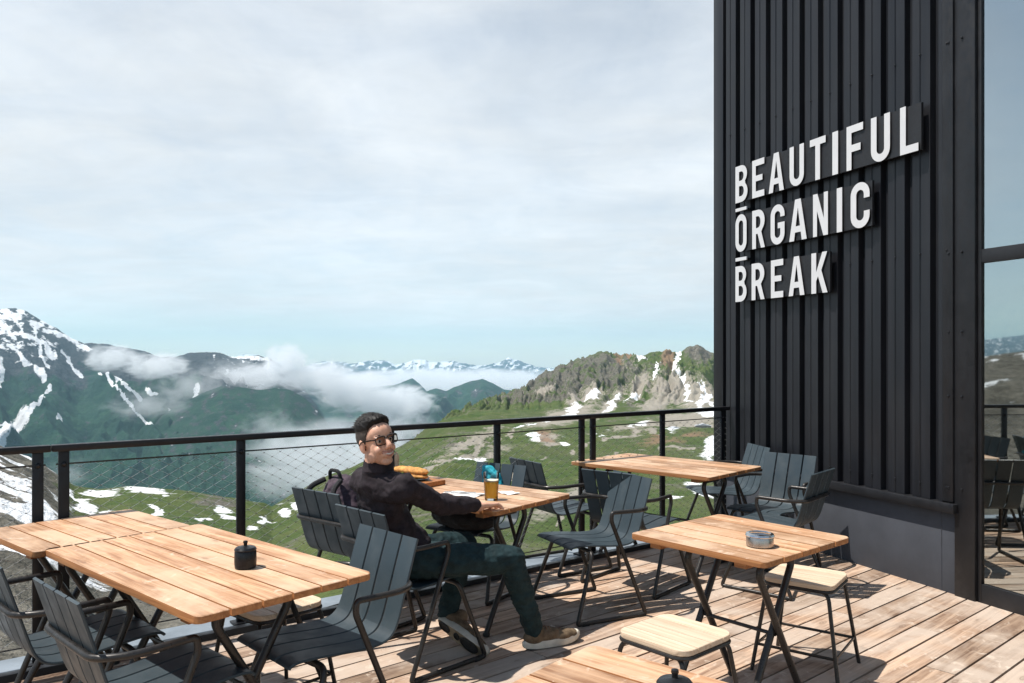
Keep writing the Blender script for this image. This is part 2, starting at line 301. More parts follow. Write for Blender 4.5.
# ------------------------------------------------------------------ mesh builder
class MB:
    def __init__(s): s.v = []; s.f = []; s.mi = []; s.rnd = []; s.mats = []; s.cur = 0; s.r = 0.5
    def use(s, mat):
        if mat not in s.mats: s.mats.append(mat)
        s.cur = s.mats.index(mat); return s
    def add(s, vs, fs):
        b = len(s.v); s.v += [tuple(p) for p in vs]
        for f in fs: s.f.append([b + i for i in f]); s.mi.append(s.cur); s.rnd.append(s.r)
        return s
    def box(s, c, size, rot=None, bev=0.0):
        if bev:
            bm = bmesh.new(); bmesh.ops.create_cube(bm, size=1)
            for q in bm.verts: q.co = Vector((q.co.x * size[0], q.co.y * size[1], q.co.z * size[2]))
            bmesh.ops.bevel(bm, geom=list(bm.edges), offset=bev, segments=2, profile=0.5, affect='EDGES')
            bm.verts.ensure_lookup_table(); vs = [q.co.copy() for q in bm.verts]; fs = [[q.index for q in f.verts] for f in bm.faces]; bm.free()
        else:
            x, y, z = (d / 2 for d in size)
            vs = [Vector(p) for p in ((-x, -y, -z), (x, -y, -z), (x, y, -z), (-x, y, -z), (-x, -y, z), (x, -y, z), (x, y, z), (-x, y, z))]
            fs = [(0, 3, 2, 1), (4, 5, 6, 7), (0, 1, 5, 4), (1, 2, 6, 5), (2, 3, 7, 6), (3, 0, 4, 7)]
        if rot is not None: vs = [rot @ q for q in vs]
        c = Vector(c); return s.add([q + c for q in vs], fs)
    def tube(s, pts, r, seg=8, closed=False, caps=True, radii=None):
        pts = [Vector(p) for p in pts]; n = len(pts); vs = []; up = None
        for i, p in enumerate(pts):
            a = pts[(i - 1) % n] if (closed or i > 0) else p; b = pts[(i + 1) % n] if (closed or i < n - 1) else p
            d = (b - a).normalized()
            if up is None:
                up = Vector((0, 0, 1)) if abs(d.z) < 0.9 else Vector((1, 0, 0))
            up = (up - d * up.dot(d))
            if up.length < 1e-5: up = d.orthogonal()
            up.normalize(); sd = d.cross(up)
            rr = radii[i] if radii else r
            for k in range(seg):
                t = 2 * math.pi * k / seg; vs.append(p + (up * math.cos(t) + sd * math.sin(t)) * rr)
        fs = []
        for i in range(n if closed else n - 1):
            j = (i + 1) % n
            for k in range(seg):
                l = (k + 1) % seg; fs.append((i * seg + k, i * seg + l, j * seg + l, j * seg + k))
        if caps and not closed:
            fs.append(tuple(range(seg))[::-1]); fs.append(tuple((n - 1) * seg + k for k in range(seg)))
        return s.add(vs, fs)
    def lathe(s, prof, c=(0, 0, 0), seg=24, cap=True):
        vs = []; n = len(prof)
        for r, z in prof:
            for k in range(seg):
                t = 2 * math.pi * k / seg; vs.append((c[0] + r * math.cos(t), c[1] + r * math.sin(t), c[2] + z))
        fs = [(i * seg + k, i * seg + (k + 1) % seg, (i + 1) * seg + (k + 1) % seg, (i + 1) * seg + k) for i in range(n - 1) for k in range(seg)]
        if cap: fs.append(tuple(range(seg))[::-1]); fs.append(tuple((n - 1) * seg + k for k in range(seg)))
        return s.add(vs, fs)
    def prism(s, poly, z0, z1, bev=0.0):
        n = len(poly)
        if bev:
            cx = sum(p[0] for p in poly) / n; cy = sum(p[1] for p in poly) / n
            def ins(d):
                o = []
                for x, y in poly:
                    l = math.hypot(x - cx, y - cy) or 1; k = 1 - d * 1.25 / l; o.append((cx + (x - cx) * k, cy + (y - cy) * k))
                return o
            rings = [(ins(bev), z0), (poly, z0 + bev), (poly, z1 - bev), (ins(bev), z1)]
        else: rings = [(poly, z0), (poly, z1)]
        vs = [(x, y, z) for pl, z in rings for x, y in pl]; fs = [tuple(range(n))[::-1], tuple((len(rings) - 1) * n + i for i in range(n))]
        for q in range(len(rings) - 1): fs += [(q * n + i, q * n + (i + 1) % n, (q + 1) * n + (i + 1) % n, (q + 1) * n + i) for i in range(n)]
        return s.add(vs, fs)
    def ell(s, c, rad, rot=None, seg=20, rings=12):
        vs = []; c = Vector(c)
        for i in range(rings + 1):
            t = math.pi * i / rings
            for k in range(seg):
                q = 2 * math.pi * k / seg; p = Vector((rad[0] * math.sin(t) * math.cos(q), rad[1] * math.sin(t) * math.sin(q), -rad[2] * math.cos(t)))
                vs.append(c + (rot @ p if rot is not None else p))
        fs = []
        for i in range(rings):
            for k in range(seg):
                l = (k + 1) % seg
                if i == 0: fs.append((k, (i + 1) * seg + l, (i + 1) * seg + k))
                elif i == rings - 1: fs.append((i * seg + k, i * seg + l, (i + 1) * seg + k))
                else: fs.append((i * seg + k, i * seg + l, (i + 1) * seg + l, (i + 1) * seg + k))
        return s.add(vs, fs)
    def build(s, name, mat=None, parent=None, smooth=40, loc=None):
        me = bpy.data.meshes.new(name); me.from_pydata([tuple(p) for p in s.v], [], s.f)
        if mat is not None: me.materials.append(M(mat))
        for m in s.mats: me.materials.append(M(m))
        if s.mats: me.polygons.foreach_set('material_index', s.mi)
        a = me.attributes.new('rnd', 'FLOAT', 'FACE'); a.data.foreach_set('value', s.rnd)
        me.validate(); me.update()
        bm = bmesh.new(); bm.from_mesh(me); bmesh.ops.recalc_face_normals(bm, faces=bm.faces); bm.to_mesh(me); bm.free()
        if smooth:
            me.polygons.foreach_set('use_smooth', [True] * len(me.polygons)); me.set_sharp_from_angle(angle=R(smooth))
        o = bpy.data.objects.new(name, me); COL.objects.link(o)
        if parent is not None: o.parent = parent
        if loc is not None: o.location = loc
        return o

def tag(o, label=None, cat=None, group=None, kind=None):
    if label: o['label'] = label
    if cat: o['category'] = cat
    if group: o['group'] = group
    if kind: o['kind'] = kind
    return o
def thing(name, label, cat, loc=(0, 0, 0), rz=0.0, group=None):
    o = bpy.data.objects.new(name, None); COL.objects.link(o); o.empty_display_size = 0.1
    o.location = loc; o.rotation_euler = (0, 0, rz); return tag(o, label, cat, group)
def dup(root, loc, rz, label, group=None):
    def cp(o, parent):
        c = o.copy(); COL.objects.link(c)
        if parent is not None: c.parent = parent
        for ch in o.children: cp(ch, c)
        return c
    r = cp(root, None); r.location = loc; r.rotation_euler = (0, 0, rz); r['label'] = label
    if group: r['group'] = group
    return r
def arc_pts(pts, rad, seg=6):
    """round the corners of an open 3-D polyline"""
    P = [Vector(p) for p in pts]; o = [P[0]]
    for a, b, c in zip(P, P[1:], P[2:]):
        r = min(rad, (b - a).length * 0.45, (c - b).length * 0.45)
        p, q = b + (a - b).normalized() * r, b + (c - b).normalized() * r
        for i in range(seg + 1):
            t = i / seg; o.append(p * (1 - t) ** 2 + b * 2 * t * (1 - t) + q * t * t)
    o.append(P[-1]); return o
def rrect(x0, y0, x1, y1, r, seg=5, corners=(1, 1, 1, 1)):
    o = []
    for i, (cx, cy, a) in enumerate(((x1 - r, y1 - r, 0), (x0 + r, y1 - r, 90), (x0 + r, y0 + r, 180), (x1 - r, y0 + r, 270))):
        if corners[i]:
            for k in range(seg + 1):
                t = R(a + 90 * k / seg); o.append((cx + r * math.cos(t), cy + r * math.sin(t)))
        else: o.append(((x1, y1), (x0, y1), (x0, y0), (x1, y0))[i])
    return o

# ------------------------------------------------------------------ layout frames
A0 = Vector((2.622, 5.917, 0)); WD = Vector((0.36739, -0.93007, 0)); WN = Vector((-0.93007, -0.36739, 0))   # wall line, its direction and outward normal
def wp(u, out=0.0, z=0.0): return A0 + WD * u + WN * out + Vector((0, 0, z))
RP = Vector((-2.519, 3.887, 0)); RD = Vector((0.7956, 0.6058, 0)).normalized(); RN = Vector((-RD.y, RD.x, 0))   # railing line, outward normal
def rp(s, out=0.0, z=0.0): return RP + RD * s + RN * out + Vector((0, 0, z))
BD = Vector((math.cos(R(40.5)), math.sin(R(40.5)), 0)); BP = Vector((-BD.y, BD.x, 0))                           # deck boards
PL = R(-41.0)                                                                                                  # tables' plank direction

# ------------------------------------------------------------------ terrain
def grid_mesh(name, P, cover, soil, mat):
    nr, nc = P.shape[:2]
    me = bpy.data.meshes.new(name)
    idx = np.arange(nr * nc).reshape(nr, nc)
    q = np.stack([idx[:-1, :-1], idx[:-1, 1:], idx[1:, 1:], idx[1:, :-1]], -1).reshape(-1, 4)
    me.vertices.add(nr * nc); me.vertices.foreach_set('co', P.reshape(-1).astype(np.float32))
    me.loops.add(q.size); me.loops.foreach_set('vertex_index', q.reshape(-1).astype(np.int32))
    me.polygons.add(len(q)); me.polygons.foreach_set('loop_start', np.arange(0, q.size, 4, dtype=np.int32))
    me.update(calc_edges=True)
    a = me.attributes.new('cover', 'FLOAT_COLOR', 'POINT')
    c4 = np.concatenate([cover.reshape(-1, 3), np.ones((nr * nc, 1))], 1); a.data.foreach_set('color', c4.reshape(-1).astype(np.float32))
    b = me.attributes.new('soil', 'FLOAT', 'POINT'); b.data.foreach_set('value', soil.reshape(-1).astype(np.float32))
    me.polygons.foreach_set('use_smooth', np.ones(len(q), bool)); me.materials.append(M(mat))
    o = bpy.data.objects.new(name, me); COL.objects.link(o); o['kind'] = 'structure'; return o

def columns(px_list): return np.arctan((np.asarray(px_list) - 512.0) / F)
def blot(X, Y, x, y, rx, ry, ang=0.0):
    """soft elliptical patch, 1 at the middle, 0.5 on its outline"""
    c, s = math.cos(R(ang)), math.sin(R(ang)); dx, dy = X - x, Y - y
    a, b = (c * dx + s * dy) / rx, (-s * dx + c * dy) / ry
    return np.clip(1.0 - 0.5 * np.sqrt(a * a + b * b), 0, 1)
def streakm(X, Y, pts, w):
    m = np.full(X.shape, 9e9)
    for (x0, y0), (x1, y1) in zip(pts, pts[1:]):
        dx, dy = x1 - x0, y1 - y0; t = np.clip(((X - x0) * dx + (Y - y0) * dy) / (dx * dx + dy * dy), 0, 1)
        m = np.minimum(m, np.hypot(X - x0 - t * dx, Y - y0 - t * dy))
    return np.clip(1.0 - 0.5 * m / w, 0, 1)

# -- the near hillside that runs up to the rocky ridge on the right
def build_hillside():
    pxs = np.concatenate([np.linspace(-3200, -400, 40, endpoint=False), np.linspace(-400, -30, 90, endpoint=False),
                          np.arange(-30, 745, 1.1), np.linspace(745, 1400, 60)])
    az = columns(pxs)
    E = [(-3200, 330), (-1200, 372), (-400, 408), (-150, 425), (0, 449), (40, 463), (75, 486), (100, 489), (130, 486), (190, 491), (240, 500), (272, 506),
         (300, 490), (330, 474), (360, 466), (400, 458), (418, 450), (432, 436), (450, 424), (470, 412), (490, 404), (520, 392), (538, 380), (548, 374),
         (558, 367), (566, 368), (575, 361), (590, 358), (600, 354), (620, 356), (640, 356), (655, 353), (668, 350), (678, 354), (690, 346), (698, 345),
         (710, 352), (725, 362), (760, 376), (900, 400), (1400, 420)]
    ex, ey = np.array(E).T
    crest_y = np.interp(pxs, ex, ey)
    jag = sstep(505, 540, pxs) * (1 - sstep(615, 640, pxs))
    crest_y += -3.6 * jag * np.abs(ridged(pxs / 14.0, 3.1, 0, 4)) + 2.5 * jag + fbm(pxs / 9.0, 1.0, 0, 3) * 0.8 * sstep(440, 500, pxs)
    Re = np.interp(pxs, [-400, 260, 330, 400, 440, 500, 560, 760, 1400], [150, 150, 260, 480, 680, 880, 1000, 1050, 900])
    nr1, nr2 = 420, 26
    tt = np.linspace(0, 1, nr1)
    fr_ = np.where(tt < 0.45, 0.40 * (tt / 0.45), 0.40 + 0.60 * (tt - 0.45) / 0.55)
    lg = 2.5 * (Re[None, :] * 0.40 / 2.5) ** (np.minimum(tt, 0.45)[:, None] / 0.45)
    Rr = np.where(tt[:, None] < 0.45, lg, Re[None, :] * fr_[:, None])
    D = Rr * np.cos(az)[None, :] if False else Rr          # Rr is depth along the view for columns near the middle
    ca = np.cos(np.clip(az, R(-60), R(60)))
    zc = CAMZ - (crest_y - CY) / F * Re
    # left kind: an even slope to its edge
    s = np.clip((Rr - 8) / (Re[None, :] - 8), 0, 1)
    zl = np.where(Rr < 8, -2.2 - 1.8 * Rr / 8, -4.0 + (zc[None, :] + 4.0) * s ** 0.92)
    # right kind: a shelf, then the steep face of the ridge
    kr = [2.5, 8, 20, 60, 150, 300, 420]; kz = [-2.6, -4, -6.2, -13.5, -20.5, -26.5, -29.5]
    zs = np.interp(Rr, kr, kz)
    u = np.clip((Rr - 420) / np.maximum(Re[None, :] - 420, 1), 0, 1)
    zr = np.where(Rr <= 420, zs, -29.5 + (zc[None, :] + 29.5) * (0.45 * u + 0.55 * u ** 2.2))
    k = sstep(330, 520, pxs)[None, :]
    Z = zl * (1 - k) + zr * k
    X = np.tan(az)[None, :] * Rr; Y = Rr.copy()
    wide = np.abs(az) > R(60)
    if wide.any():
        X[:, wide] = np.sin(az[wide])[None, :] * Rr[:, wide] * 2; Y[:, wide] = np.cos(az[wide])[None, :] * Rr[:, wide] * 2
    Z0 = Z.copy()
    # bumps: fade at the crest so that the skyline stays
    fade = np.clip((1 - tt[:, None]) * 6, 0, 1) * 0.9 + 0.1
    Z += fbm(X / 30, Y / 30, 0, 6) * np.minimum(Rr * 0.012, 2.4) * fade
    rug = (1 - sstep(40, 120, pxs))[None, :] * sstep(10, 30, Rr)
    Z += (ridged(X / 16, Y / 16, 0, 5) - 0.4) * 1.1 * rug * fade
    face = k * sstep(0.05, 0.35, u) * (1 - sstep(0.9, 1.0, u) * 0.75)
    gx = pxs[None, :] / 16.0 + fbm(X / 90, Y / 90, 2.0, 3) * 0.55
    Z += face * (ridged(gx * 1.3, u * 1.3, 0, 6, 0.6) - 0.9) * 5.5
    Z += face * fbm(X / 14, Y / 14, 5.0, 7, 0.62) * 3.2
    # far side of the edge
    o = np.linspace(0, 1, nr2 + 1)[1:, None]
    R2 = Re[None, :] * (1 + 0.9 * o ** 1.6); fac = R2 / Rr[-1][None, :]
    X2 = X[-1][None, :] * fac; Y2 = Y[-1][None, :] * fac
    Z2 = Z[-1][None, :] - (R2 - Re[None, :]) * (0.62 - 0.0 * k) - fbm(X2 / 40, Y2 / 40, 0, 4) * 2 * o
    X, Y, Z = np.vstack([X, X2]), np.vstack([Y, Y2]), np.vstack([Z, Z2]); Z0 = np.vstack([Z0, Z2])
    # where does each point stand in the valley's picture (only to lay out snow, scree and soil once)
    PX = np.broadcast_to(pxs, X.shape); PY = CY + (CAMZ - Z0) / np.maximum(Y, 1e-3) * F
    RR = np.vstack([Rr, R2])
    wx = PX + fbm(X / 20, Y / 20, 7, 4) * np.minimum(2600 / RR, 9) * 1.2; wy = PY + fbm(X / 20, Y / 20, 9, 4) * np.minimum(2600 / RR, 9) * 0.7
    snow = np.zeros_like(X)
    def B(*a): 
        nonlocal snow
        snow = np.maximum(snow, blot(wx, wy, *a))
    def K(pts, w):
        nonlocal snow
        snow = np.maximum(snow, streakm(wx, wy, pts, w))
    for a in ((592, 397, 9, 3, -12), (574, 409, 4, 7, 65), (612, 405, 11, 3, -40), (635, 398, 9, 1.6, -35), (641, 361, 5, 2.4, 10),
              (705, 413, 11, 3.6, 8), (702, 403, 4, 5, 50), (711, 450, 9, 12, 20), (688, 452, 6, 3, 0), (640, 424, 10, 2, -10), (600, 433, 4, 3, 0),
              (672, 428, 8, 3, 10), (562, 443, 7, 1.6, -5), (535, 437, 8, 2, -5), (477, 459, 17, 2.6, -9), (700, 487, 14, 6, 30), (668, 497, 8, 4, 0),
              (94, 494, 27, 4, -5), (80, 507, 11, 5, 0), (150, 491, 24, 2.2, 6), (112, 508, 18, 2.6, -4), (152, 508, 8, 4, -35), (164, 498, 4, 1.2, 0),
              (247, 504, 26, 2.6, 8), (228, 513, 9, 3, 20), (262, 519, 6, 2.2, 0), (285, 514, 7, 3, 0), (256, 530, 6, 2.5, 0), (24, 556, 10, 5, 20), (300, 508, 14, 3, 0), (205, 520, 7, 3, 0)): B(*a)
    K([(678, 352), (677, 360), (674, 368), (684, 388), (690, 402)], 1.7); K([(658, 366), (657, 374), (654, 382)], 1.6)
    K([(700, 388), (708, 400), (715, 408)], 2.2);
    K([(515, 429), (545, 420), (575, 414)], 1.3); 
    left = (1 - sstep(30, 105, PX)) * sstep(12, 30, RR)
    lowleft = (1 - sstep(180, 290, PX)) * (1 - sstep(28, 60, RR))
    ln = ridged(X / 34 + Y / 60, Y / 18 - X / 60, 3.0, 4) + 0.5 * fbm(X / 8, Y / 8, 1, 4)
    snow = np.maximum(snow, np.maximum(left, 0.8 * lowleft) * sstep(1.10, 1.85, ln) * 0.95)
    scree = np.zeros_like(X)
    for a in ((672, 390, 26, 16, 0), (690, 420, 34, 9, 0), (610, 405, 22, 7, -40), (560, 418, 44, 8, -14), (655, 405, 20, 8, -20), (592, 396, 17, 7, -10),
              (575, 405, 7, 16, 25), (640, 388, 8, 16, 30), (700, 400, 20, 18, 0), (470, 440, 34, 6, -24), (660, 422, 60, 3.5, -8), (480, 455, 30, 4, -12), (560, 500, 40, 9, -30), (545, 440, 15, 4, 0),
              (545, 395, 12, 4, -20)): scree = np.maximum(scree, blot(wx, wy, *a) * 0.95)
    for pts, w in (([(425, 472), (455, 460), (470, 452), (492, 443), (512, 432)], 1.5), ([(505, 478), (535, 466), (575, 448), (620, 437), (660, 430)], 1.2), ([(600, 462), (640, 450), (690, 446)], 1.0), ([(555, 520), (572, 500), (600, 486)], 1.6)): scree = np.maximum(scree, streakm(wx, wy, pts, w))
    scree = np.maximum(scree, 0.50 * face_pad(face, X.shape) * sstep(0.95, 1.6, ridged(gx_pad(gx, X.shape) * 1.3, 0.4, 2.0, 3)))
    rock = 0.27 + 0.29 * face_pad(face, X.shape) * (0.05 + 0.85 * jag_pad(pxs, X.shape)) + 0.30 * fbm(X / 45, Y / 45, 4, 5) + 0.22 * (1 - sstep(250, 380, PX)) * fbm(X / 14, Y / 9, 14, 5)
    rock = np.maximum(rock, np.maximum(left, lowleft) * 0.80); rock += 0.22 * np.clip(fbm(X / 12, Y / 12, 8, 4), 0, 1)
    grassy = np.maximum(blot(wx, wy, 130, 500, 50, 9), blot(wx, wy, 280, 520, 60, 22)); rock -= 0.28 * sstep(0.4, 0.8, grassy)
    rock = np.maximum(rock, 1.05 * np.maximum(blot(wx, wy, 700, 352, 14, 12), 0.62 * blot(wx, wy, 560, 385, 40, 16, -25)))
    soil = np.maximum.reduce([blot(wx, wy, 668, 360, 7, 12), blot(wx, wy, 619, 362, 3.5, 11, -15) * 0.9, blot(wx, wy, 676, 440, 44, 4, -10) * 0.9, blot(wx, wy, 545, 437, 12, 4) * 0.9, blot(wx, wy, 630, 357, 12, 2)])
    return grid_mesh('hillside', np.stack([X, Y, Z], -1), np.clip(np.stack([snow, rock, scree], -1), 0, 1.2), soil, 'hillside'), Z
def face_pad(a, shp): return np.vstack([a, np.repeat(a[-1:], shp[0] - a.shape[0], 0)])
def gx_pad(a, shp): return np.vstack([a, np.repeat(a[-1:], shp[0] - a.shape[0], 0)])
def jag_pad(pxs, shp): return np.broadcast_to((sstep(480, 530, pxs) * (1 - sstep(610, 650, pxs)) + 0.10)[None, :], shp)
build_hillside()

# -- free standing mountains: a crest with a gullied front and a back
def mountain(name, mat, pxs, E, Rc, Rf, zf, gully, amp, snowfn, nr=150, back=0.5, jag=1.0, power=1.25, lump=0.0, rockb=0.3):
    pxs = np.asarray(pxs, float); az = np.arctan((pxs - 512) / F); ex, ey = np.array(E, float).T
    cy = np.interp(pxs, ex, ey) + jag * fbm(pxs / 16, 2.0, 0, 5, 0.6)
    Rc = np.interp(pxs, *np.array(Rc, float).T) if not np.isscalar(Rc) else np.full(pxs.shape, float(Rc))
    zc = CAMZ - (cy - CY) / F * Rc
    tt = np.linspace(0, 1, nr)[:, None]
    RR = Rf + (Rc[None, :] - Rf) * tt
    Z = zf + (zc[None, :] - zf) * (0.25 * tt + 0.75 * tt ** power)
    ta = np.tan(np.clip(az, R(-78), R(78)))
    X = ta[None, :] * RR; Y = RR.copy()
    w = np.sin(np.pi * np.clip(tt, 0, 1)) ** 0.7
    wf = w * (1 - 0.0 * tt) + 0.03
    Lw = 0.5 * (Rf + Rc.mean()) / F                      # metres per picture column half way up
    gx = pxs[None, :] / gully + fbm(X / (90 * Lw), Y / (90 * Lw), 3.0, 3) * 0.55
    g = ridged(gx, tt * 0.6, 1.0, 4, 0.42)
    edge = np.clip((1 - tt) * 3.2, 0.04, 1) * np.clip(tt * 4, 0, 1)
    if lump: Z += edge * fbm(X / (150 * Lw), Y / (150 * Lw), 2.0, 2) * lump
    Z += edge * (1 - 2 * np.abs(perlin(gx, tt * 0.6, 1.0)) - 0.5) * amp
    Z0 = Z.copy()                                        # snow and rock follow the large shapes
    Z += edge * (g - 1.0) * amp * 0.30
    Z += edge * fbm(X / (40 * Lw), Y / (40 * Lw), 6.0, 7, 0.55) * amp * 0.42
    o = np.linspace(0, 1, 14)[1:, None]
    R2 = Rc[None, :] * (1 + 0.35 * o); X2 = ta[None, :] * R2; Y2 = R2
    Z2 = Z[-1][None, :] - (R2 - Rc[None, :]) * back
    T = np.vstack([np.broadcast_to(tt, X.shape), np.ones_like(X2)]); G = np.vstack([g, np.repeat(g[-1:], 13, 0)])
    X, Y, Z = np.vstack([X, X2]), np.vstack([Y, Y2]), np.vstack([Z, Z2]); Z0 = np.vstack([Z0, Z2])
    PX = np.broadcast_to(pxs, X.shape); PY = CY + (CAMZ - Z0) / Y * F
    snow, rock, scree = snowfn(PX, PY, T, G, X, Y, Z)
    return grid_mesh(name, np.stack([X, Y, Z], -1), np.clip(np.stack([snow, rock, scree], -1), 0, 1.2), np.zeros_like(X), mat)

def snow_left(PX, PY, T, G, X, Y, Z):
    n = fbm(PX / 13 + PY / 26, PY / 7 - PX / 20, 4, 6, 0.62)
    hi = sstep(398, 318, PY + 18 * fbm(PX / 60, PY / 60, 2, 2)) * (1 - 0.75 * sstep(40, 130, PX)) * (0.75 + 0.25 * sstep(-60, 0, PX))
    snow = hi * (0.40 + 0.62 * n - 0.22 * (G - 0.7)) + 0.03
    wx = PX + 2.6 * fbm(PX / 10, PY / 10, 3, 5, 0.6); wy = PY + 1.8 * fbm(PX / 10, PY / 10, 5, 5, 0.6)
    for pts, w in (([(100, 371), (112, 384), (122, 397), (134, 411), (146, 422), (156, 428)], 1.8), ([(114, 376), (124, 386), (132, 392), (141, 398)], 2.4),
                   ([(51, 384), (47, 393), (38, 404), (26, 416), (14, 430)], 2.0), ([(0, 446), (6, 432), (16, 424), (24, 416)], 6.5), ([(0, 385), (3, 372), (1, 360)], 3.2),
                   ([(198, 387), (196, 395), (193, 405)], 2.6), ([(10, 345), (30, 360), (44, 376)], 2.6), ([(25, 334), (44, 344), (54, 355)], 3.2), ([(36, 322), (36, 334), (40, 350), (48, 368)], 1.6),
                   ([(146, 390), (156, 391)], 1.8), ([(58, 412), (60, 418)], 2), ([(44, 330), (66, 336), (88, 348)], 2.4), ([(0, 322), (10, 330), (14, 336)], 3.4), ([(62, 350), (70, 362), (80, 374)], 1.8),
                   ([(170, 412), (174, 420)], 1.4), ([(184, 427), (188, 426)], 1.2)):
        snow = np.maximum(snow, streakm(wx, wy, pts, w * 0.9) * (0.98 + 0.2 * n))
    right = sstep(185, 225, PX) * sstep(425, 395, PY)
    snow = np.maximum(snow, right * (0.25 + 0.42 * fbm(PX / 7, PY / 4, 9, 5, 0.65)))
    snow = np.maximum(snow, streakm(wx, wy, [(232, 357), (248, 357), (268, 360)], 1.6))
    out = sstep(-40, -120, PX)
    snow = np.maximum(snow, out * (0.3 + 0.5 * n) * sstep(430, 330, PY))
    rock = 0.15 + 0.75 * sstep(400, 350, PY + 14 * fbm(PX / 30, PY / 20, 1, 4)) + 0.22 * fbm(PX / 10, PY / 6, 6, 4) + 0.12 * (G - 0.7) + 0.45 * right + 0.30 * np.clip(fbm(PX / 24, PY / 16, 21, 5, 0.6), 0, 1)
    return snow, rock, 0.35 * np.clip(fbm(PX / 18, PY / 10, 31, 5, 0.65), 0, 1.1)
pl = np.concatenate([np.linspace(-3300, -500, 120, endpoint=False), np.linspace(-500, -20, 120, endpoint=False), np.arange(-20, 345, 1.0)])
mountain('snowy_mountain', 'massif', pl,
         [(-3300, 240), (-2200, 300), (-1500, 250), (-900, 310), (-500, 270), (-280, 318), (-120, 322), (-40, 312), (0, 309), (14, 308), (24, 310), (36, 317), (48, 324), (60, 331), (72, 338), (84, 344), (92, 343), (108, 344),
          (122, 347), (140, 350), (152, 354), (160, 357), (174, 357), (190, 353), (205, 352), (220, 353), (230, 357), (246, 357), (258, 355), (270, 358), (282, 366), (300, 384), (320, 410), (345, 450)],
         [(-3300, 2600), (-500, 3000), (150, 3500), (345, 3700)], 1500, -330, 40, 48, snow_left, 380, 0.4, 0.9, 1.2, 60)
def snow_none(PX, PY, T, G, X, Y, Z):
    n = fbm(PX / 8, PY / 6, 4, 4)
    return 0.22 + 0.28 * n - 0.1 * T, 0.34 + 0.34 * n + 0.1 * (G - 0.7), 0.16 + 0.3 * n - 0.15 * (G - 0.7)
mountain('valley_spur', 'massif', np.arange(150, 345, 1.2), [(150, 424), (180, 404), (205, 392), (222, 386), (240, 387), (258, 390), (275, 388), (290, 390), (303, 397), (316, 408), (328, 424), (345, 450)], 2500, 1500, -330, 40, 9, snow_none, 90, 0.5, 0.5, 1.1)
mountain('green_hill', 'massif', np.arange(330, 620, 1.2), [(330, 440), (352, 425), (385, 410), (405, 402), (422, 392), (436, 388), (446, 391), (458, 386), (470, 381), (482, 379), (494, 384), (504, 389), (530, 393), (560, 396), (620, 410)], 4600, 2000, -360, 26, 70, snow_none, 110, 0.5, 0.6, 1.1)
mountain('dark_spur', 'massif', np.arange(290, 430, 1.2), [(290, 372), (310, 372), (328, 373), (340, 376), (352, 381), (362, 386), (385, 386), (400, 383), (412, 378), (420, 384), (430, 395)], 5600, 4200, -330, 24, 40, snow_none, 60, 0.5, 0.8, 1.1)
def snow_far(PX, PY, T, G, X, Y, Z):
    n = fbm(PX / 6 + PY / 9, PY / 3, 4, 5, 0.6)
    s = 0.20 + 0.45 * n * 1.1 + 0.22 * sstep(0.4, 1, T) + 0.35 * blot(PX, PY, 425, 366, 26, 8) + 0.25 * blot(PX, PY, 250, 358, 16, 5)
    return s, 0.55 + 0.2 * n, np.zeros_like(PX)
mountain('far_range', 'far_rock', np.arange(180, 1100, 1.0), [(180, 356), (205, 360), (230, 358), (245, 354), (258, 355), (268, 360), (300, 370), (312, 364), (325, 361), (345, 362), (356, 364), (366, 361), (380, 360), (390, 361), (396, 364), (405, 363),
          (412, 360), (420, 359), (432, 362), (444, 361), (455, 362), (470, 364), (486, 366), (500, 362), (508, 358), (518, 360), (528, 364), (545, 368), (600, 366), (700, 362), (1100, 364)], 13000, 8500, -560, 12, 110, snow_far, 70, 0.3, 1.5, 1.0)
# valley floor: one sheet that closes the ground under everything out to the horizon
g = MB(); N = 64; rr = [1.0, 40, 300, 1200, 4000, 12000, 30000]; vs = []; fs = []
for i, r_ in enumerate(rr):
    for k in range(N):
        a = 2 * math.pi * k / N; vs.append((r_ * math.cos(a), r_ * math.sin(a), (-7, -24, -150, -400, -560, -560, -560)[i]))
for i in range(len(rr) - 1):
    for k in range(N): fs.append((i * N + k, i * N + (k + 1) % N, (i + 1) * N + (k + 1) % N, (i + 1) * N + k))
fs.append(tuple(range(N)))
g.add(vs, fs); tag(g.build('valley_ground', 'massif', None, 60), kind='structure')

# ------------------------------------------------------------------ air and mist
bm_ = MB(); bm_.box((0, 6900, -40), (40000, 17400, 1120)); hz = bm_.build('haze', None, None, 0); hz['kind'] = 'stuff'
t = NT('haze_air'); t.t.nodes.remove(t.b); pv = t.n('ShaderNodeVolumePrincipled'); pv.inputs['Color'].default_value = (0.50, 0.80, 1.0, 1)
pv.inputs['Density'].default_value = 0.00006; pv.inputs['Anisotropy'].default_value = 0.15; t.l(pv.outputs[0], t.o.inputs['Volume']); hz.data.materials.append(t.m)

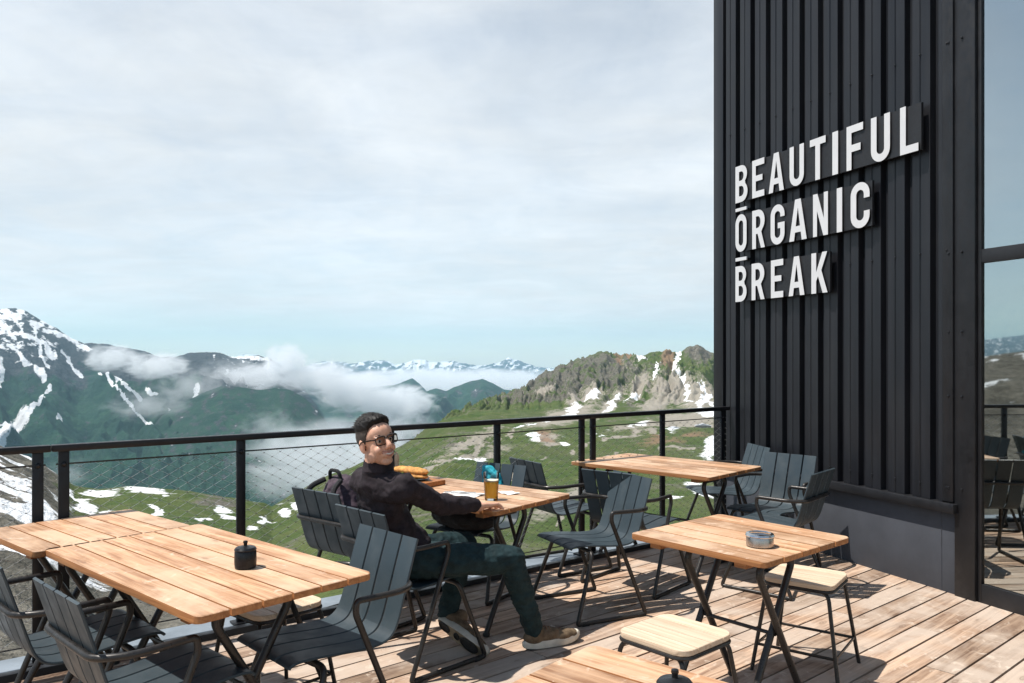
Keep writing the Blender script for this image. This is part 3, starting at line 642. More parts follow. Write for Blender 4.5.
def mist_mat(name, dens, scale, lo, hi, seed, fall=0.55):
    t = NT(name); t.t.nodes.remove(t.b); c = t.n('ShaderNodeTexCoord')
    ln = t.n('ShaderNodeVectorMath', operation='LENGTH'); t.l(c.outputs['Object'], ln.inputs[0])
    m = t.n('ShaderNodeMapping'); m.inputs[1].default_value = (seed, seed * 0.7, 0); m.inputs[3].default_value = scale; t.l(c.outputs['Object'], m.inputs[0])
    n = t.noise(m.outputs[0], 1.0, 8, 0.62, 0.7)
    f = t.math('SUBTRACT', t.math('ADD', n, t.math('MULTIPLY', t.math('SUBTRACT', 1.0, ln.outputs['Value']), fall)), 0.0)
    d = t.math('MULTIPLY', t.ramp(f, lo, hi), dens)
    edge = t.ramp(ln.outputs['Value'], 0.98, 0.75)
    d = t.math('MULTIPLY', d, edge)
    pv = t.n('ShaderNodeVolumePrincipled'); pv.inputs['Color'].default_value = (0.97, 0.985, 1, 1); pv.inputs['Anisotropy'].default_value = 0.1
    t.l(d, pv.inputs['Density']); t.l(pv.outputs[0], t.o.inputs['Volume']); return name
def at(px, py, D): return Vector(((px - 512) / F * D, D, CAMZ - (py - CY) / F * D))
def mist(px, py, D, rx, ry, rd, mat, rz=0):
    b = MB(); b.ell((0, 0, 0), (1, 1, 1), None, 24, 14); o = b.build('mist', None, None, 0); o.data.materials.append(M(mat))
    o.location = at(px, py, D); o.scale = (rx / F * D, rd, ry / F * D); o.rotation_euler = (0, rz, 0); o['kind'] = 'stuff'; return o
mist_mat('mist_bank', 0.011, (3.0, 2.2, 2.4), 0.61, 0.80, 3.0, 0.50)
mist_mat('mist_puff', 0.016, (2.6, 2.0, 2.2), 0.61, 0.80, 12.0, 0.50)
mist_mat('mist_wisp', 0.0045, (2.6, 2.0, 2.0), 0.58, 0.90, 8.0, 0.45)
mist_mat('mist_sea', 0.0075, (3.4, 2.6, 2.6), 0.50, 0.76, 5.0, 0.42)
mist_mat('mist_far', 0.0060, (7.0, 2.4, 2.0), 0.54, 0.78, 6.0)
for a_ in ((112, 358, 2550, 34, 18, 130, 'mist_puff'), (158, 366, 2600, 42, 18, 150, 'mist_puff'), (192, 384, 2500, 50, 26, 150, 'mist_wisp'),
           (228, 371, 2750, 42, 20, 170, 'mist_wisp'), (258, 377, 2850, 52, 20, 180, 'mist_bank'), (285, 363, 2950, 32, 26, 140, 'mist_puff'),
           (322, 378, 3100, 56, 24, 200, 'mist_bank'), (360, 392, 3200, 64, 30, 240, 'mist_bank'), (402, 403, 3300, 48, 24, 200, 'mist_puff'),
           (268, 424, 1500, 40, 22, 90, 'mist_wisp'), (345, 462, 1350, 122, 52, 200, 'mist_sea'), (66, 474, 1300, 26, 22, 80, 'mist_wisp'),
           (150, 404, 2400, 60, 22, 150, 'mist_wisp'), (460, 385, 6800, 190, 20, 700, 'mist_far'), (402, 426, 3000, 50, 24, 200, 'mist_wisp')): mist(*a_)

# ------------------------------------------------------------------ deck
def clip(poly, p, n):
    """keep the side of the line through p that n points to"""
    o = []
    for a, b in zip(poly, poly[1:] + poly[:1]):
        da, db = (a - p).dot(n), (b - p).dot(n)
        if da >= 0: o.append(a)
        if (da >= 0) != (db >= 0): o.append(a + (b - a) * (da / (da - db)))
    return o
d = MB(); pitch, gap = 0.146, 0.012
rd_ = random.Random(3)
k0 = 4.803 * BP.y + 3.051 * BP.x                   # a board edge meets the wall here
for k in range(-70, 20):
    a, b = k0 + k * pitch + gap / 2, k0 + (k + 1) * pitch - gap / 2
    s0 = -9.0 + rd_.random() * 3
    while s0 < 9:
        s1 = s0 + 3.9
        poly = [BD * s0 + BP * a, BD * (s1 - 0.005) + BP * a, BD * (s1 - 0.005) + BP * b, BD * s0 + BP * b]
        poly = clip(poly, wp(0, 0.012), WN); poly = clip(poly, rp(0, -0.16), -RN) if len(poly) > 2 else poly
        poly = clip(poly, Vector((0, -5, 0)), Vector((0, 1, 0))) if len(poly) > 2 else poly
        if len(poly) > 2 and sum((poly[i].x * poly[(i + 1) % len(poly)].y - poly[(i + 1) % len(poly)].x * poly[i].y) for i in range(len(poly))) > 0.004:
            d.r = rd_.random(); dz = rd_.uniform(-0.0012, 0.0012)
            # stored along the grain: local x runs with the boards
            d.prism([(q.dot(BD), q.dot(BP)) for q in poly], -0.03 + dz, dz)
        s0 = s1
dk = d.build('deck', 'deck_wood', None, 30); dk.rotation_euler = (0, 0, R(40.5)); dk['kind'] = 'structure'
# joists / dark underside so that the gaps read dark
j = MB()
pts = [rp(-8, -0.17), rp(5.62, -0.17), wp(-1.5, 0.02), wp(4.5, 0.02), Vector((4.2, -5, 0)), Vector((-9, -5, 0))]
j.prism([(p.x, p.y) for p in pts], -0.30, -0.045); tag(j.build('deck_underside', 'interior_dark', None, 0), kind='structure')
e = MB()
def along(mb, s0, s1, o0, o1, z0, z1):
    c = rp((s0 + s1) / 2, (o0 + o1) / 2, (z0 + z1) / 2); mb.box(c, (s1 - s0, o1 - o0, z1 - z0), Matrix.Rotation(math.atan2(RD.y, RD.x), 3, 'Z'), 0.003)
along(e, -8, 5.66, -0.165, -0.115, -0.20, 0.035); tag(e.build('deck_edge', 'trim_black'), kind='structure')
e = MB(); along(e, -8, 5.70, -0.113, 0.17, -0.14, 0.004); tag(e.build('gutter', 'gutter_zinc'), kind='structure')

# ------------------------------------------------------------------ building
bld = thing('black_building', 'black corrugated metal building with a glazed door on the right', 'building')
u0, u1 = -1.63, 0.72
c = MB(); prof = []; pit = 0.2077; uu_ = u0 - 0.02
while uu_ < u1:
    prof += [(uu_, -0.004), (uu_ + 0.046, -0.004), (uu_ + 0.056, 0.038), (uu_ + 0.113, 0.038), (uu_ + 0.117, 0.032), (uu_ + 0.124, 0.032), (uu_ + 0.128, 0.038), (uu_ + 0.198, 0.038)]
    uu_ += pit
prof = [(min(a, u1), b) for a, b in prof if a < u1 + 0.03]; prof.append((u1, 0.0))
vs = [wp(a, b, z) for z in (0.60, 6.4) for a, b in prof]; n = len(prof)
c.add(vs, [(i, i + 1, n + i + 1, n + i) for i in range(n - 1)])
for z in (0.70, 2.26, 3.62, 5.0):                 # screw heads on the ribs
    for q in range(12):
        c.ell(wp(u0 + 0.10 + q * pit, 0.042, z), (0.008, 0.008, 0.008), None, 6, 4)
c.build('cladding', 'cladding_black', bld, 25)
def wbox(mb, ua, ub, oa, ob, z0, z1, bev=0.003):
    mb.box(wp((ua + ub) / 2, (oa + ob) / 2, (z0 + z1) / 2), (ub - ua, ob - oa, z1 - z0), Matrix.Rotation(math.atan2(WD.y, WD.x), 3, 'Z') @ Matrix.Diagonal((1, -1, 1)).to_3x3(), bev)
w = MB(); wbox(w, -1.765, 0.722, -0.30, -0.016, 0.6, 6.4, 0); wbox(w, -1.765, 0.72, -6.0, -0.31, -2.5, 6.4, 0); w.build('wall_core', 'trim_black', bld, 0)
w = MB(); wbox(w, -1.777, -1.632, -0.05, 0.045, 0.0, 6.4); w.build('corner_trim', 'cladding_black', bld)
w = MB(); wbox(w, 0.722, 0.80, -0.02, 0.042, 0.605, 6.4); wbox(w, 0.803, 0.948, -0.06, 0.030, -0.02, 6.4)
for z in (0.70, 1.30, 1.72, 2.235, 3.62):
    for q in (0.77, 0.86): w.ell(wp(q, 0.036 if q > 0.8 else 0.044, z), (0.008,) * 3, None, 6, 4)
w.build('corner_trim', 'trim_black', bld)
w = MB(); wbox(w, -1.63, 0.83, -0.05, 0.075, 0.538, 0.598); w.build('ledge_trim', 'trim_black', bld)
w = MB(); wbox(w, -1.63, 0.802, -0.06, 0.012, -0.02, 0.536); wbox(w, 0.690, 0.695, 0.0125, 0.016, 0.0, 0.536, 0); w.build('plinth_panel', 'plinth_grey', bld)
w = MB(); wbox(w, -1.765, 4.6, -6.1, 0.02, 6.402, 6.5); w.build('roof_edge', 'trim_black', bld)
# glazed door front
w = MB(); wbox(w, 0.951, 0.976, -0.11, 0.008, -0.02, 6.39); wbox(w, 3.2, 3.3, -0.11, 0.02, -0.02, 6.39)
wbox(w, 0.979, 3.197, -0.11, 0.012, -0.02, 0.118); wbox(w, 0.979, 3.197, -0.11, 0.012, 2.152, 2.238); w.build('door_frame', 'trim_black', bld)
for z0, z1 in ((0.121, 2.149), (2.241, 6.38)):
    w = MB(); wbox(w, 0.979, 3.197, -0.020, -0.008, z0, z1, 0); w.build('glass_pane', 'glass_pane', bld, 0)
w = MB(); wbox(w, 1.10, 2.1, -0.10, -0.09, 0.06, 6.3, 0); w.build('blind', 'blind_teal', bld, 0)
w = MB(); wbox(w, 0.95, 4.6, -4.0, -3.9, 0, 6.3, 0); wbox(w, 0.95, 4.6, -3.9, -0.12, -0.1, 0.0, 0); wbox(w, 0.95, 4.6, -3.9, -0.12, 6.3, 6.38, 0)
wbox(w, 3.31, 4.6, -0.11, 0.0, 0, 6.3, 0); w.build('interior', 'interior_dark', bld, 0)

# ------------------------------------------------------------------ wall sign: own letter outlines in a condensed face
def aseg(cx, cy, rx, ry, a0, a1, n=9): return [(cx + rx * math.cos(R(a0 + (a1 - a0) * i / n)), cy + ry * math.sin(R(a0 + (a1 - a0) * i / n))) for i in range(n + 1)]
T_ = 0.30   # stroke over letter width
def L_(ch):
    s, h = T_, 0.165          # stroke across and stroke up, in a unit letter box
    if ch == 'I': return [[(0, 0), (1, 0), (1, 1), (0, 1)]]
    if ch == 'L': return [[(0, 0), (1, 0), (1, h), (s * 1.05, h), (s * 1.05, 1), (0, 1)]]
    if ch == 'T': return [[(0.35, 0), (0.65, 0), (0.65, 1 - h), (1, 1 - h), (1, 1), (0, 1), (0, 1 - h), (0.35, 1 - h)]]
    if ch == 'E': return [[(0, 0), (1, 0), (1, h), (s, h), (s, 0.43), (0.85, 0.43), (0.85, 0.58), (s, 0.58), (s, 1 - h), (1, 1 - h), (1, 1), (0, 1)]]
    if ch == 'F': return [[(0, 0), (s, 0), (s, 0.40), (0.85, 0.40), (0.85, 0.56), (s, 0.56), (s, 1 - h), (1, 1 - h), (1, 1), (0, 1)]]
    if ch == 'A': return [[(0, 0), (0.28, 0), (0.335, 0.2), (0.665, 0.2), (0.72, 0), (1, 0), (0.66, 1), (0.34, 1)], [(0.375, 0.35), (0.5, 0.80), (0.625, 0.35)]]
    if ch == 'N': return [[(0, 0), (s * .9, 0), (s * .9, 0.60), (1 - s * 1.0, 0), (1, 0), (1, 1), (1 - s * .9, 1), (1 - s * .9, 0.40), (s * 1.0, 1), (0, 1)]]
    if ch == 'K': return [[(0, 0), (s, 0), (s, 0.30), (0.42, 0.42), (0.70, 0), (1.0, 0), (0.62, 0.56), (0.98, 1), (0.68, 1), (s, 0.52), (s, 1), (0, 1)]]
    if ch == 'U': return [[(0, 1)] + aseg(0.5, 0.27, 0.5, 0.27, 180, 360, 14) + [(1, 1), (1 - s, 1)] + aseg(0.5, 0.27, 0.5 - s, 0.27 - h, 360, 180, 12) + [(s, 1)]]
    if ch == 'O': return [aseg(0.5, 0.27, 0.5, 0.27, 180, 360, 14) + aseg(0.5, 0.73, 0.5, 0.27, 0, 180, 14), aseg(0.5, 0.27, 0.5 - s, 0.27 - h, 180, 360, 10) + aseg(0.5, 0.73, 0.5 - s, 0.27 - h, 0, 180, 10)]
    if ch == 'C': return [aseg(0.5, 0.73, 0.5, 0.27, 0, 180, 14) + aseg(0.5, 0.27, 0.5, 0.27, 180, 360, 14) + [(1, 0.36), (1 - s, 0.36)] + aseg(0.5, 0.27, 0.5 - s, 0.27 - h, 360, 180, 10) + aseg(0.5, 0.73, 0.5 - s, 0.27 - h, 180, 0, 10) + [(1 - s, 0.64), (1, 0.64)]]
    if ch == 'G': return [aseg(0.5, 0.73, 0.5, 0.27, 0, 180, 14) + aseg(0.5, 0.27, 0.5, 0.27, 180, 360, 14) + [(1, 0.54), (0.52, 0.54), (0.52, 0.40), (1 - s, 0.40)] + aseg(0.5, 0.27, 0.5 - s, 0.27 - h, 360, 180, 10) + aseg(0.5, 0.73, 0.5 - s, 0.27 - h, 180, 0, 10) + [(1 - s, 0.68), (1, 0.68)]]
    if ch == 'B': return [[(0, 0)] + aseg(0.5, 0.27, 0.5, 0.27, -90, 50, 9) + aseg(0.48, 0.75, 0.48, 0.25, -50, 90, 9) + [(0, 1)], [(s, h), (s, 0.44)] + aseg(0.48, 0.30, 0.5 - s + .02, 0.14, 90, -90, 8), [(s, 0.585), (s, 1 - h)] + aseg(0.48, 0.71, 0.5 - s, 0.125, 90, -90, 8)]
    if ch == 'R': return [[(0, 0), (s, 0), (s, 0.38), (0.43, 0.38), (0.70, 0), (1.0, 0), (0.72, 0.42)] + aseg(0.48, 0.71, 0.5, 0.29, -50, 90, 10) + [(0, 1)], [(s, 0.53), (s, 1 - h)] + aseg(0.46, 0.685, 0.5 - s, 0.15, 90, -90, 8)]
def letter(ch, ua, ub, z0, z1, o0, o1, parent):
    cu = bpy.data.curves.new('letter_curve', 'CURVE'); cu.dimensions = '2D'; cu.fill_mode = 'BOTH'; cu.extrude = (o1 - o0) / 2
    for pl_ in L_(ch):
        sp = cu.splines.new('POLY'); sp.points.add(len(pl_) - 1); sp.use_cyclic_u = True
        for q, (x, y) in zip(sp.points, pl_): q.co = (ua + x * (ub - ua), z0 + y * (z1 - z0), 0, 1)
    tmp = bpy.data.objects.new('tmp', cu); COL.objects.link(tmp)
    me = bpy.data.meshes.new_from_object(tmp.evaluated_get(bpy.context.evaluated_depsgraph_get())); bpy.data.objects.remove(tmp); bpy.data.curves.remove(cu)
    om = (o0 + o1) / 2
    nv = []
    for q in me.vertices: nv += list(wp(q.co.x, om + q.co.z, q.co.y))
    me.materials.clear(); me.materials.append(M('letter_white')); me.materials.append(M('sign_black'))
    me.vertices.foreach_set('co', nv); me.update()
    for p in me.polygons: p.material_index = 0 if abs(p.normal.dot(WN)) > 0.7 else 1
    me.name = 'letter'; o = bpy.data.objects.new('letter', me); COL.objects.link(o); o.parent = parent; return o
sign = thing('wall_sign', 'raised white capitals reading BEAUTIFUL ORGANIC BREAK on the black facade', 'sign')
words = [('BEAUTIFUL', 2.950, 3.278, [(-1.363, -1.194), (-1.130, -0.971), (-0.914, -0.726), (-0.658, -0.493), (-0.426, -0.256), (-0.186, -0.128), (-0.043, 0.115), (0.188, 0.357), (0.443, 0.593)]),
         ('ORGANIC', 2.505, 2.840, [(-1.363, -1.207), (-1.130, -0.963), (-0.890, -0.718), (-0.662, -0.461), (-0.391, -0.232), (-0.141, -0.087), (-0.003, 0.176)]),
         ('BREAK', 2.059, 2.378, [(-1.363, -1.207), (-1.138, -0.967), (-0.886, -0.734), (-0.669, -0.486), (-0.409, -0.236)])]
for txt, z0, z1, us in words:
    w = MB(); wbox(w, us[0][0] + 0.02, us[-1][1] + 0.012, 0.075, 0.095, z0 + 0.004, z1 - 0.004, 0); pnl = w.build('backing_panel', 'sign_black', sign, 0)
    for ch, (a, b) in zip(txt, us): letter(ch, a, b, z0, z1, 0.0965, 0.108, pnl)
for z0, z1 in ((2.872, 2.900), (2.425, 2.455)):
    w = MB(); wbox(w, -1.362, -1.210, 0.0965, 0.108, z0, z1, 0); w.build('accent_bar', 'letter_white', sign, 0)
    w = MB(); wbox(w, -1.33, -1.24, 0.039, 0.096, z0 + 0.006, z1 - 0.006, 0); w.build('standoff', 'sign_black', sign, 0)

# ------------------------------------------------------------------ railing
RZ = 1.10
def railing(posts, sa, sb, label):
    t = thing('balcony_railing', label, 'railing', rp(sa), math.atan2(RD.y, RD.x), 'black cable mesh railing sections')
    L = sb - sa; m = MB(); m.box((L / 2, 0, RZ - 0.012), (L, 0.058, 0.034), None, 0.004); m.build('top_rail', 'rail_black', t)
    for s in posts:
        m = MB(); m.box((s - sa, 0, (RZ - 0.03) / 2 + 0.004), (0.05, 0.024, RZ - 0.036), None, 0.003); m.box((s - sa, 0.0, 0.012), (0.10, 0.09, 0.012), None, 0.002)
        m.ell((s - sa, -0.016, 1.005), (0.014, 0.012, 0.014), None, 8, 6); m.build('post', 'rail_black', t)
    m = MB(); m.tube([(0.02, 0, 1.005), (L - 0.02, 0, 1.005)], 0.0042, 6); m.build('edge_cable', 'frame_metal', t); m = MB(); m.tube([(0.02, 0, 0.10), (L - 0.02, 0, 0.10)], 0.0042, 6); m.build('edge_cable', 'frame_metal', t)
    n = MB().use('steel_cable'); lo, hi = 0.10, 1.005; dx = 0.097; sl_ = 0.56
    run = (hi - lo) / sl_
    k = int(-run / dx) - 1
    while k * dx < L:
        for sg in (1, -1):
            a, b = (k * dx, k * dx + run) if sg > 0 else (k * dx + run, k * dx)
            za, zb = lo, hi
            x0, x1 = a, b
            def cutx(x): return lo + (x - a) / (b - a) * (hi - lo)
            xl, xr = max(min(a, b), 0.02), min(max(a, b), L - 0.02)
            if xr - xl > 0.02: n.tube([(xl, 0.002 * sg, cutx(xl)), (xr, 0.002 * sg, cutx(xr))], 0.0009, 3, caps=False)
        k += 1
    n.use('cable_node')
    # ferrules at the crossings: rising x = i*dx + s, falling x = j*dx + run - s
    for i in range(int(-run / dx) - 1, int(L / dx) + 1):
        for jx in range(i - int(run / dx) - 1, i + int(run / dx) + 2):
            s_ = ((jx - i) * dx + run) / 2
            if 0.01 < s_ < run - 0.01:
                x = i * dx + s_
                if 0.03 < x < L - 0.03: n.box((x, 0, lo + s_ * sl_), (0.009, 0.005, 0.004))
    n.build('cable_net', None, t, 0); return t
railing([-7.0, -6.1, -5.2, -4.3, -3.4, -2.5, -1.6, -0.74, 0.16], -7.1, 0.215, 'black cable mesh railing section at the far left edge of the deck')
railing([0.275, 1.18, 2.16, 3.03, 3.855], 0.22, 3.915, 'long black cable mesh railing section behind the seated man')
railing([3.975, 4.79, 5.60], 3.92, 5.68, 'short black cable mesh railing section that meets the dark building')

# ------------------------------------------------------------------ tables
def plank_top(Lx, Ly, n, z1, th, rad, grp):
    """planks along local x, small gaps, rounded outer corners"""
    m = MB(); w = Ly / n; g_ = 0.0075
    for i in range(n):
        y0, y1 = -Ly / 2 + i * w + (g_ / 2 if i else 0), -Ly / 2 + (i + 1) * w - (g_ / 2 if i < n - 1 else 0)
        m.r = grp.random()
        if i == 0: poly = rrect(-Lx / 2, y0, Lx / 2, y1, rad, 5, (0, 0, 1, 1))
        elif i == n - 1: poly = rrect(-Lx / 2, y0, Lx / 2, y1, rad, 5, (1, 1, 0, 0))
        else: poly = [(Lx / 2, y1), (-Lx / 2, y1), (-Lx / 2, y0), (Lx / 2, y0)]
        m.prism(poly, z1 - th, z1, 0.0025)
    # cross battens right under the planks
    m.r = 0.2
    for sx in (-1, 1): m.box((sx * (Lx / 2 - 0.13), 0, z1 - th - 0.0135), (0.055, Ly - 0.05, 0.024))
    return m
tr_ = random.Random(5)
def table(Lx, Ly, n, loc, ang, label, xs, z1=0.74):
    t = thing('cafe_table', label, 'table', (*loc, 0), ang, 'wooden cafe tables on crossed black legs')
    tp_ = plank_top(Lx, Ly, n, z1, 0.026, 0.028, tr_).build('tabletop', 'teak', t, 30); tp_.data.materials.append(M('teak_edge'))
    for p_ in tp_.data.polygons:
        if p_.normal.z < 0.5: p_.material_index = 1
    for sx in xs:
        h = 0.138 + 0.03 * (Ly > 0.72)
        for sg, ox in ((1, -0.0165), (-1, 0.0165)):
            m = MB(); top = z1 - 0.070
            pts = arc_pts([(sx + ox, -sg * 0.02, top), (sx + ox, sg * h, top), (sx + ox, sg * (h + 0.02), top - 0.05), (sx + ox, -sg * (h + 0.06), 0.012)], 0.05, 5)
            m.tube(pts, 0.0160, 10); lg = m.build('leg', 'frame_metal', t)
            f = MB(); f.lathe([(0.0, 0), (0.019, 0), (0.021, 0.012), (0.0165, 0.02), (0, 0.02)], (sx + ox, -sg * (h + 0.058), 0.0), 10); f.build('foot_pad', 'rubber_black', lg)
    m = MB(); m.tube([(xs[0], 0, z1 - 0.070), (xs[-1], 0, z1 - 0.070)], 0.012, 8)
    m.build('top_beam', 'frame_metal', t)
    m = MB(); m.tube([(xs[0] , 0, 0.335), (xs[-1], 0, 0.335)], 0.009, 8); m.build('stretcher', 'frame_metal', t)
    return t
ax = Vector((math.cos(PL), math.sin(PL), 0))
table(1.335, 0.69, 6, (-1.250, 3.150), R(-41.5), 'long slatted wooden table at left with the black sugar pot on it', (-0.43, 0.41))
table(0.66, 0.69, 6, (-2.018, 3.755), R(-40.0), 'small square wooden table pushed against the left end of the long table', (-0.17, 0.17))
table(1.30, 0.71, 6, (-0.376, 4.835), R(-38.5), 'wooden table the seated man rests his hand on, with beer and food', (-0.47, 0.47))
table(0.70, 0.70, 5, (1.035, 3.603), R(-49.5), 'square wooden table with the steel ashtray beside the two stools', (-0.185, 0.185))
table(1.22, 0.78, 6, (1.166, 6.06), R(-43.5), 'bare wooden table at the back between railing and dark building', (-0.43, 0.43))
table(0.70, 0.70, 5, (0.262, 1.728), R(-40.5), 'wooden table cut off by the bottom edge, nearest the camera', (-0.185, 0.185))

# ------------------------------------------------------------------ stools
st_rng = random.Random(9)
def make_stool(loc, ang, label):
    t = thing('stool', label, 'stool', (*loc, 0), ang, 'low pale wood stools on black metal legs')
    m = MB(); n = 4; Ls = 0.335; w = Ls / n
    for i in range(n):
        y0, y1 = -Ls / 2 + i * w + (0.0015 if i else 0), -Ls / 2 + (i + 1) * w - (0.0015 if i < n - 1 else 0); m.r = st_rng.random()
        poly = rrect(-Ls / 2, y0, Ls / 2, y1, 0.055, 6, (0, 0, 1, 1)) if i == 0 else rrect(-Ls / 2, y0, Ls / 2, y1, 0.055, 6, (1, 1, 0, 0)) if i == n - 1 else [(Ls / 2, y1), (-Ls / 2, y1), (-Ls / 2, y0), (Ls / 2, y0)]
        m.prism(poly, 0.440, 0.462, 0.002)
    m.build('seat', 'pale_wood', t, 30)
    m = MB(); ring = [(x * 0.985, y * 0.985, 0.431) for x, y in rrect(-Ls / 2, -Ls / 2, Ls / 2, Ls / 2, 0.055, 5)]
    m.tube(ring, 0.0085, 8, True); m.build('seat_ring', 'frame_metal', t)
    for sx in (-1, 1):
        for sy in (-1, 1):
            m = MB(); m.tube(arc_pts([(sx * 0.06, sy * 0.125, 0.428), (sx * 0.145, sy * 0.15, 0.424), (sx * 0.205, sy * 0.205, 0.0)], 0.05, 6), 0.0095, 8); m.build('leg', 'frame_metal', t)
    m = MB(); q = 0.186; m.tube([(q, q, 0.13), (-q, q, 0.13), (-q, -q, 0.13), (q, -q, 0.13)], 0.0075, 8, True); m.build('footrest', 'frame_metal', t)
    return t
stool = make_stool((0.646, 3.134), R(-48), 'low pale stool in front of the ashtray table, left of the other')
dup(stool, (1.475, 3.965, 0), R(-36), 'low pale stool at the right end of the ashtray table')
dup(stool, (-1.07, 3.53, 0), R(-41), 'pale stool tucked under the far side of the long left table')

# ------------------------------------------------------------------ chairs (forward = local +x)
PROF = [(0.250, 0.424), (0.246, 0.430), (0.236, 0.436), (0.20, 0.441), (0.12, 0.437), (0.03, 0.428), (-0.06, 0.420), (-0.13, 0.419), (-0.178, 0.430), (-0.208, 0.455), (-0.228, 0.495), (-0.246, 0.55), (-0.270, 0.63), (-0.295, 0.71), (-0.321, 0.793), (-0.325, 0.805)]
def catmull(P, per=3):
    P = [Vector((a, 0, b)) for a, b in P]; o = []
    for i in range(len(P) - 1):
        p0, p1, p2, p3 = P[max(i - 1, 0)], P[i], P[i + 1], P[min(i + 2, len(P) - 1)]
        for k in range(per):
            t = k / per; o.append(0.5 * ((2 * p1) + (p2 - p0) * t + (2 * p0 - 5 * p1 + 4 * p2 - p3) * t * t + (3 * p1 - p0 - 3 * p2 + p3) * t ** 3))
    o.append(P[-1]); return o
def slats(mb, prof, n=4, width=0.425, gap=0.0075, th=0.010):
    w = (width - gap * (n - 1)) / n; N_ = []
    for i in range(len(prof)):
        d_ = (prof[min(i + 1, len(prof) - 1)] - prof[max(i - 1, 0)]).normalized(); N_.append(Vector((d_.z, 0, -d_.x)))
    for k in range(n):
        y0 = -width / 2 + k * (w + gap); y1 = y0 + w; vs = []; mb.r = random.random()
        for p, q in zip(prof, N_):
            bulge = 0.0
            for y, o_ in ((y0, 0.0), (y0 + 0.0025, th / 2), (y1 - 0.0025, th / 2), (y1, 0.0), (y1 - 0.0025, -th / 2), (y0 + 0.0025, -th / 2)):
                vs.append(Vector((p.x, y, p.z)) - q * (-o_) * -1 if False else Vector((p.x, y, p.z)) + q * (-o_))
        c_ = 6; fs = [(i * c_ + a, i * c_ + (a + 1) % c_, (i + 1) * c_ + (a + 1) % c_, (i + 1) * c_ + a) for i in range(len(prof) - 1) for a in range(c_)]
        fs += [tuple(range(c_)), tuple((len(prof) - 1) * c_ + a for a in range(c_))]; mb.add(vs, fs)
CH = []
def make_chair(loc, ang, label):
    t = thing('armchair', label, 'chair', (*loc, 0), ang, 'dark slatted metal armchairs around the tables')
    P = catmull(PROF); cut = 9 * 3
    m = MB(); slats(m, P[:cut + 1]); m.build('seat', 'slat_slate', t, 30)
    m = MB(); slats(m, P[cut:]); m.build('backrest', 'slat_slate', t, 30)
    yb, za, zb_ = 0.275, 0.635, 0.63
    m = MB(); pts = arc_pts([(-0.03, -yb, za), (-0.20, -yb - 0.004, zb_ + 0.003), (-0.290, -yb + 0.06, zb_), (-0.290, yb - 0.06, zb_), (-0.20, yb + 0.004, zb_ + 0.003), (-0.03, yb, za)], 0.075, 7)
    m.tube(pts, 0.0124, 10); m.build('arm_rail', 'frame_metal', t)
    for sy in (-1, 1):
        y = sy * yb; yf = sy * 0.285
        m = MB(); m.tube(arc_pts([(-0.031, y, za), (0.010, y, za + 0.001), (0.015, y, za - 0.045), (-0.215, yf, 0.035), (-0.222, yf, 0.0125), (-0.20, yf, 0.0125)], 0.045, 6), 0.0124, 10); m.build('leg', 'frame_metal', t)
        m = MB(); m.tube(arc_pts([(0.115, sy * 0.10, 0.402), (0.118, sy * 0.235, 0.402), (0.245, yf, 0.035), (0.25, yf, 0.0125), (0.22, yf, 0.0125)], 0.04, 6), 0.0124, 10); m.build('leg', 'frame_metal', t)
        m = MB(); m.tube([(0.221, yf, 0.0125), (-0.201, yf, 0.0125)], 0.0122, 10); bar = m.build('sled_bar', 'frame_metal', t)
        for xg in (-0.185, 0.20):
            m = MB(); m.box((xg, yf, 0.0105), (0.05, 0.028, 0.021), None, 0.005); m.build('glide', 'rubber_black', bar)
    m = MB(); m.tube([(0.1155, -0.0985, 0.402), (0.1155, 0.0985, 0.402)], 0.0122, 8); m.build('seat_frame', 'frame_metal', t)
    return t
chairs = [((-0.52, 4.10), 45, 'dark slatted armchair the man sits in'),
          ((-0.90, 4.675), 51, 'dark slatted armchair holding the plum backpack, left of the man'),
          ((-0.765, 3.16), 224, 'slate armchair in the foreground under the right end of the long left table'),
          ((-1.73, 3.16), 47, 'dark armchair cut by the left edge of the picture beside the long table'),
          ((-1.235, 2.755), 47, 'dark armchair seen from behind at the bottom left, tucked under the long table'),
          ((0.478, 4.91), 206, 'slate armchair in the middle, turned sideways between the man and the ashtray table'),
          ((-0.255, 5.30), 236, 'slatted armchair across the table from the man, with the turquoise bag on its back'),
          ((0.367, 5.94), 32, 'dark armchair seen from behind at the left corner of the back table'),
          ((0.84, 5.42), 49, 'dark armchair half hidden behind the middle slate chair, under the back table'),
          ((1.79, 6.71), 188, 'slate armchair against the facade at the right end of the back table'),
          ((1.93, 5.92), 223.5, 'slate armchair by the facade with its lit backrest above the dark low one'),
          ((1.80, 5.40), 139, 'dark armchair turned away with its shaded back near the ledge of the facade')]
for i, (p, a, lb) in enumerate(chairs):
    if i == 0: c0 = make_chair(p, R(a), lb)
    else: dup(c0, (*p, 0), R(a), lb)

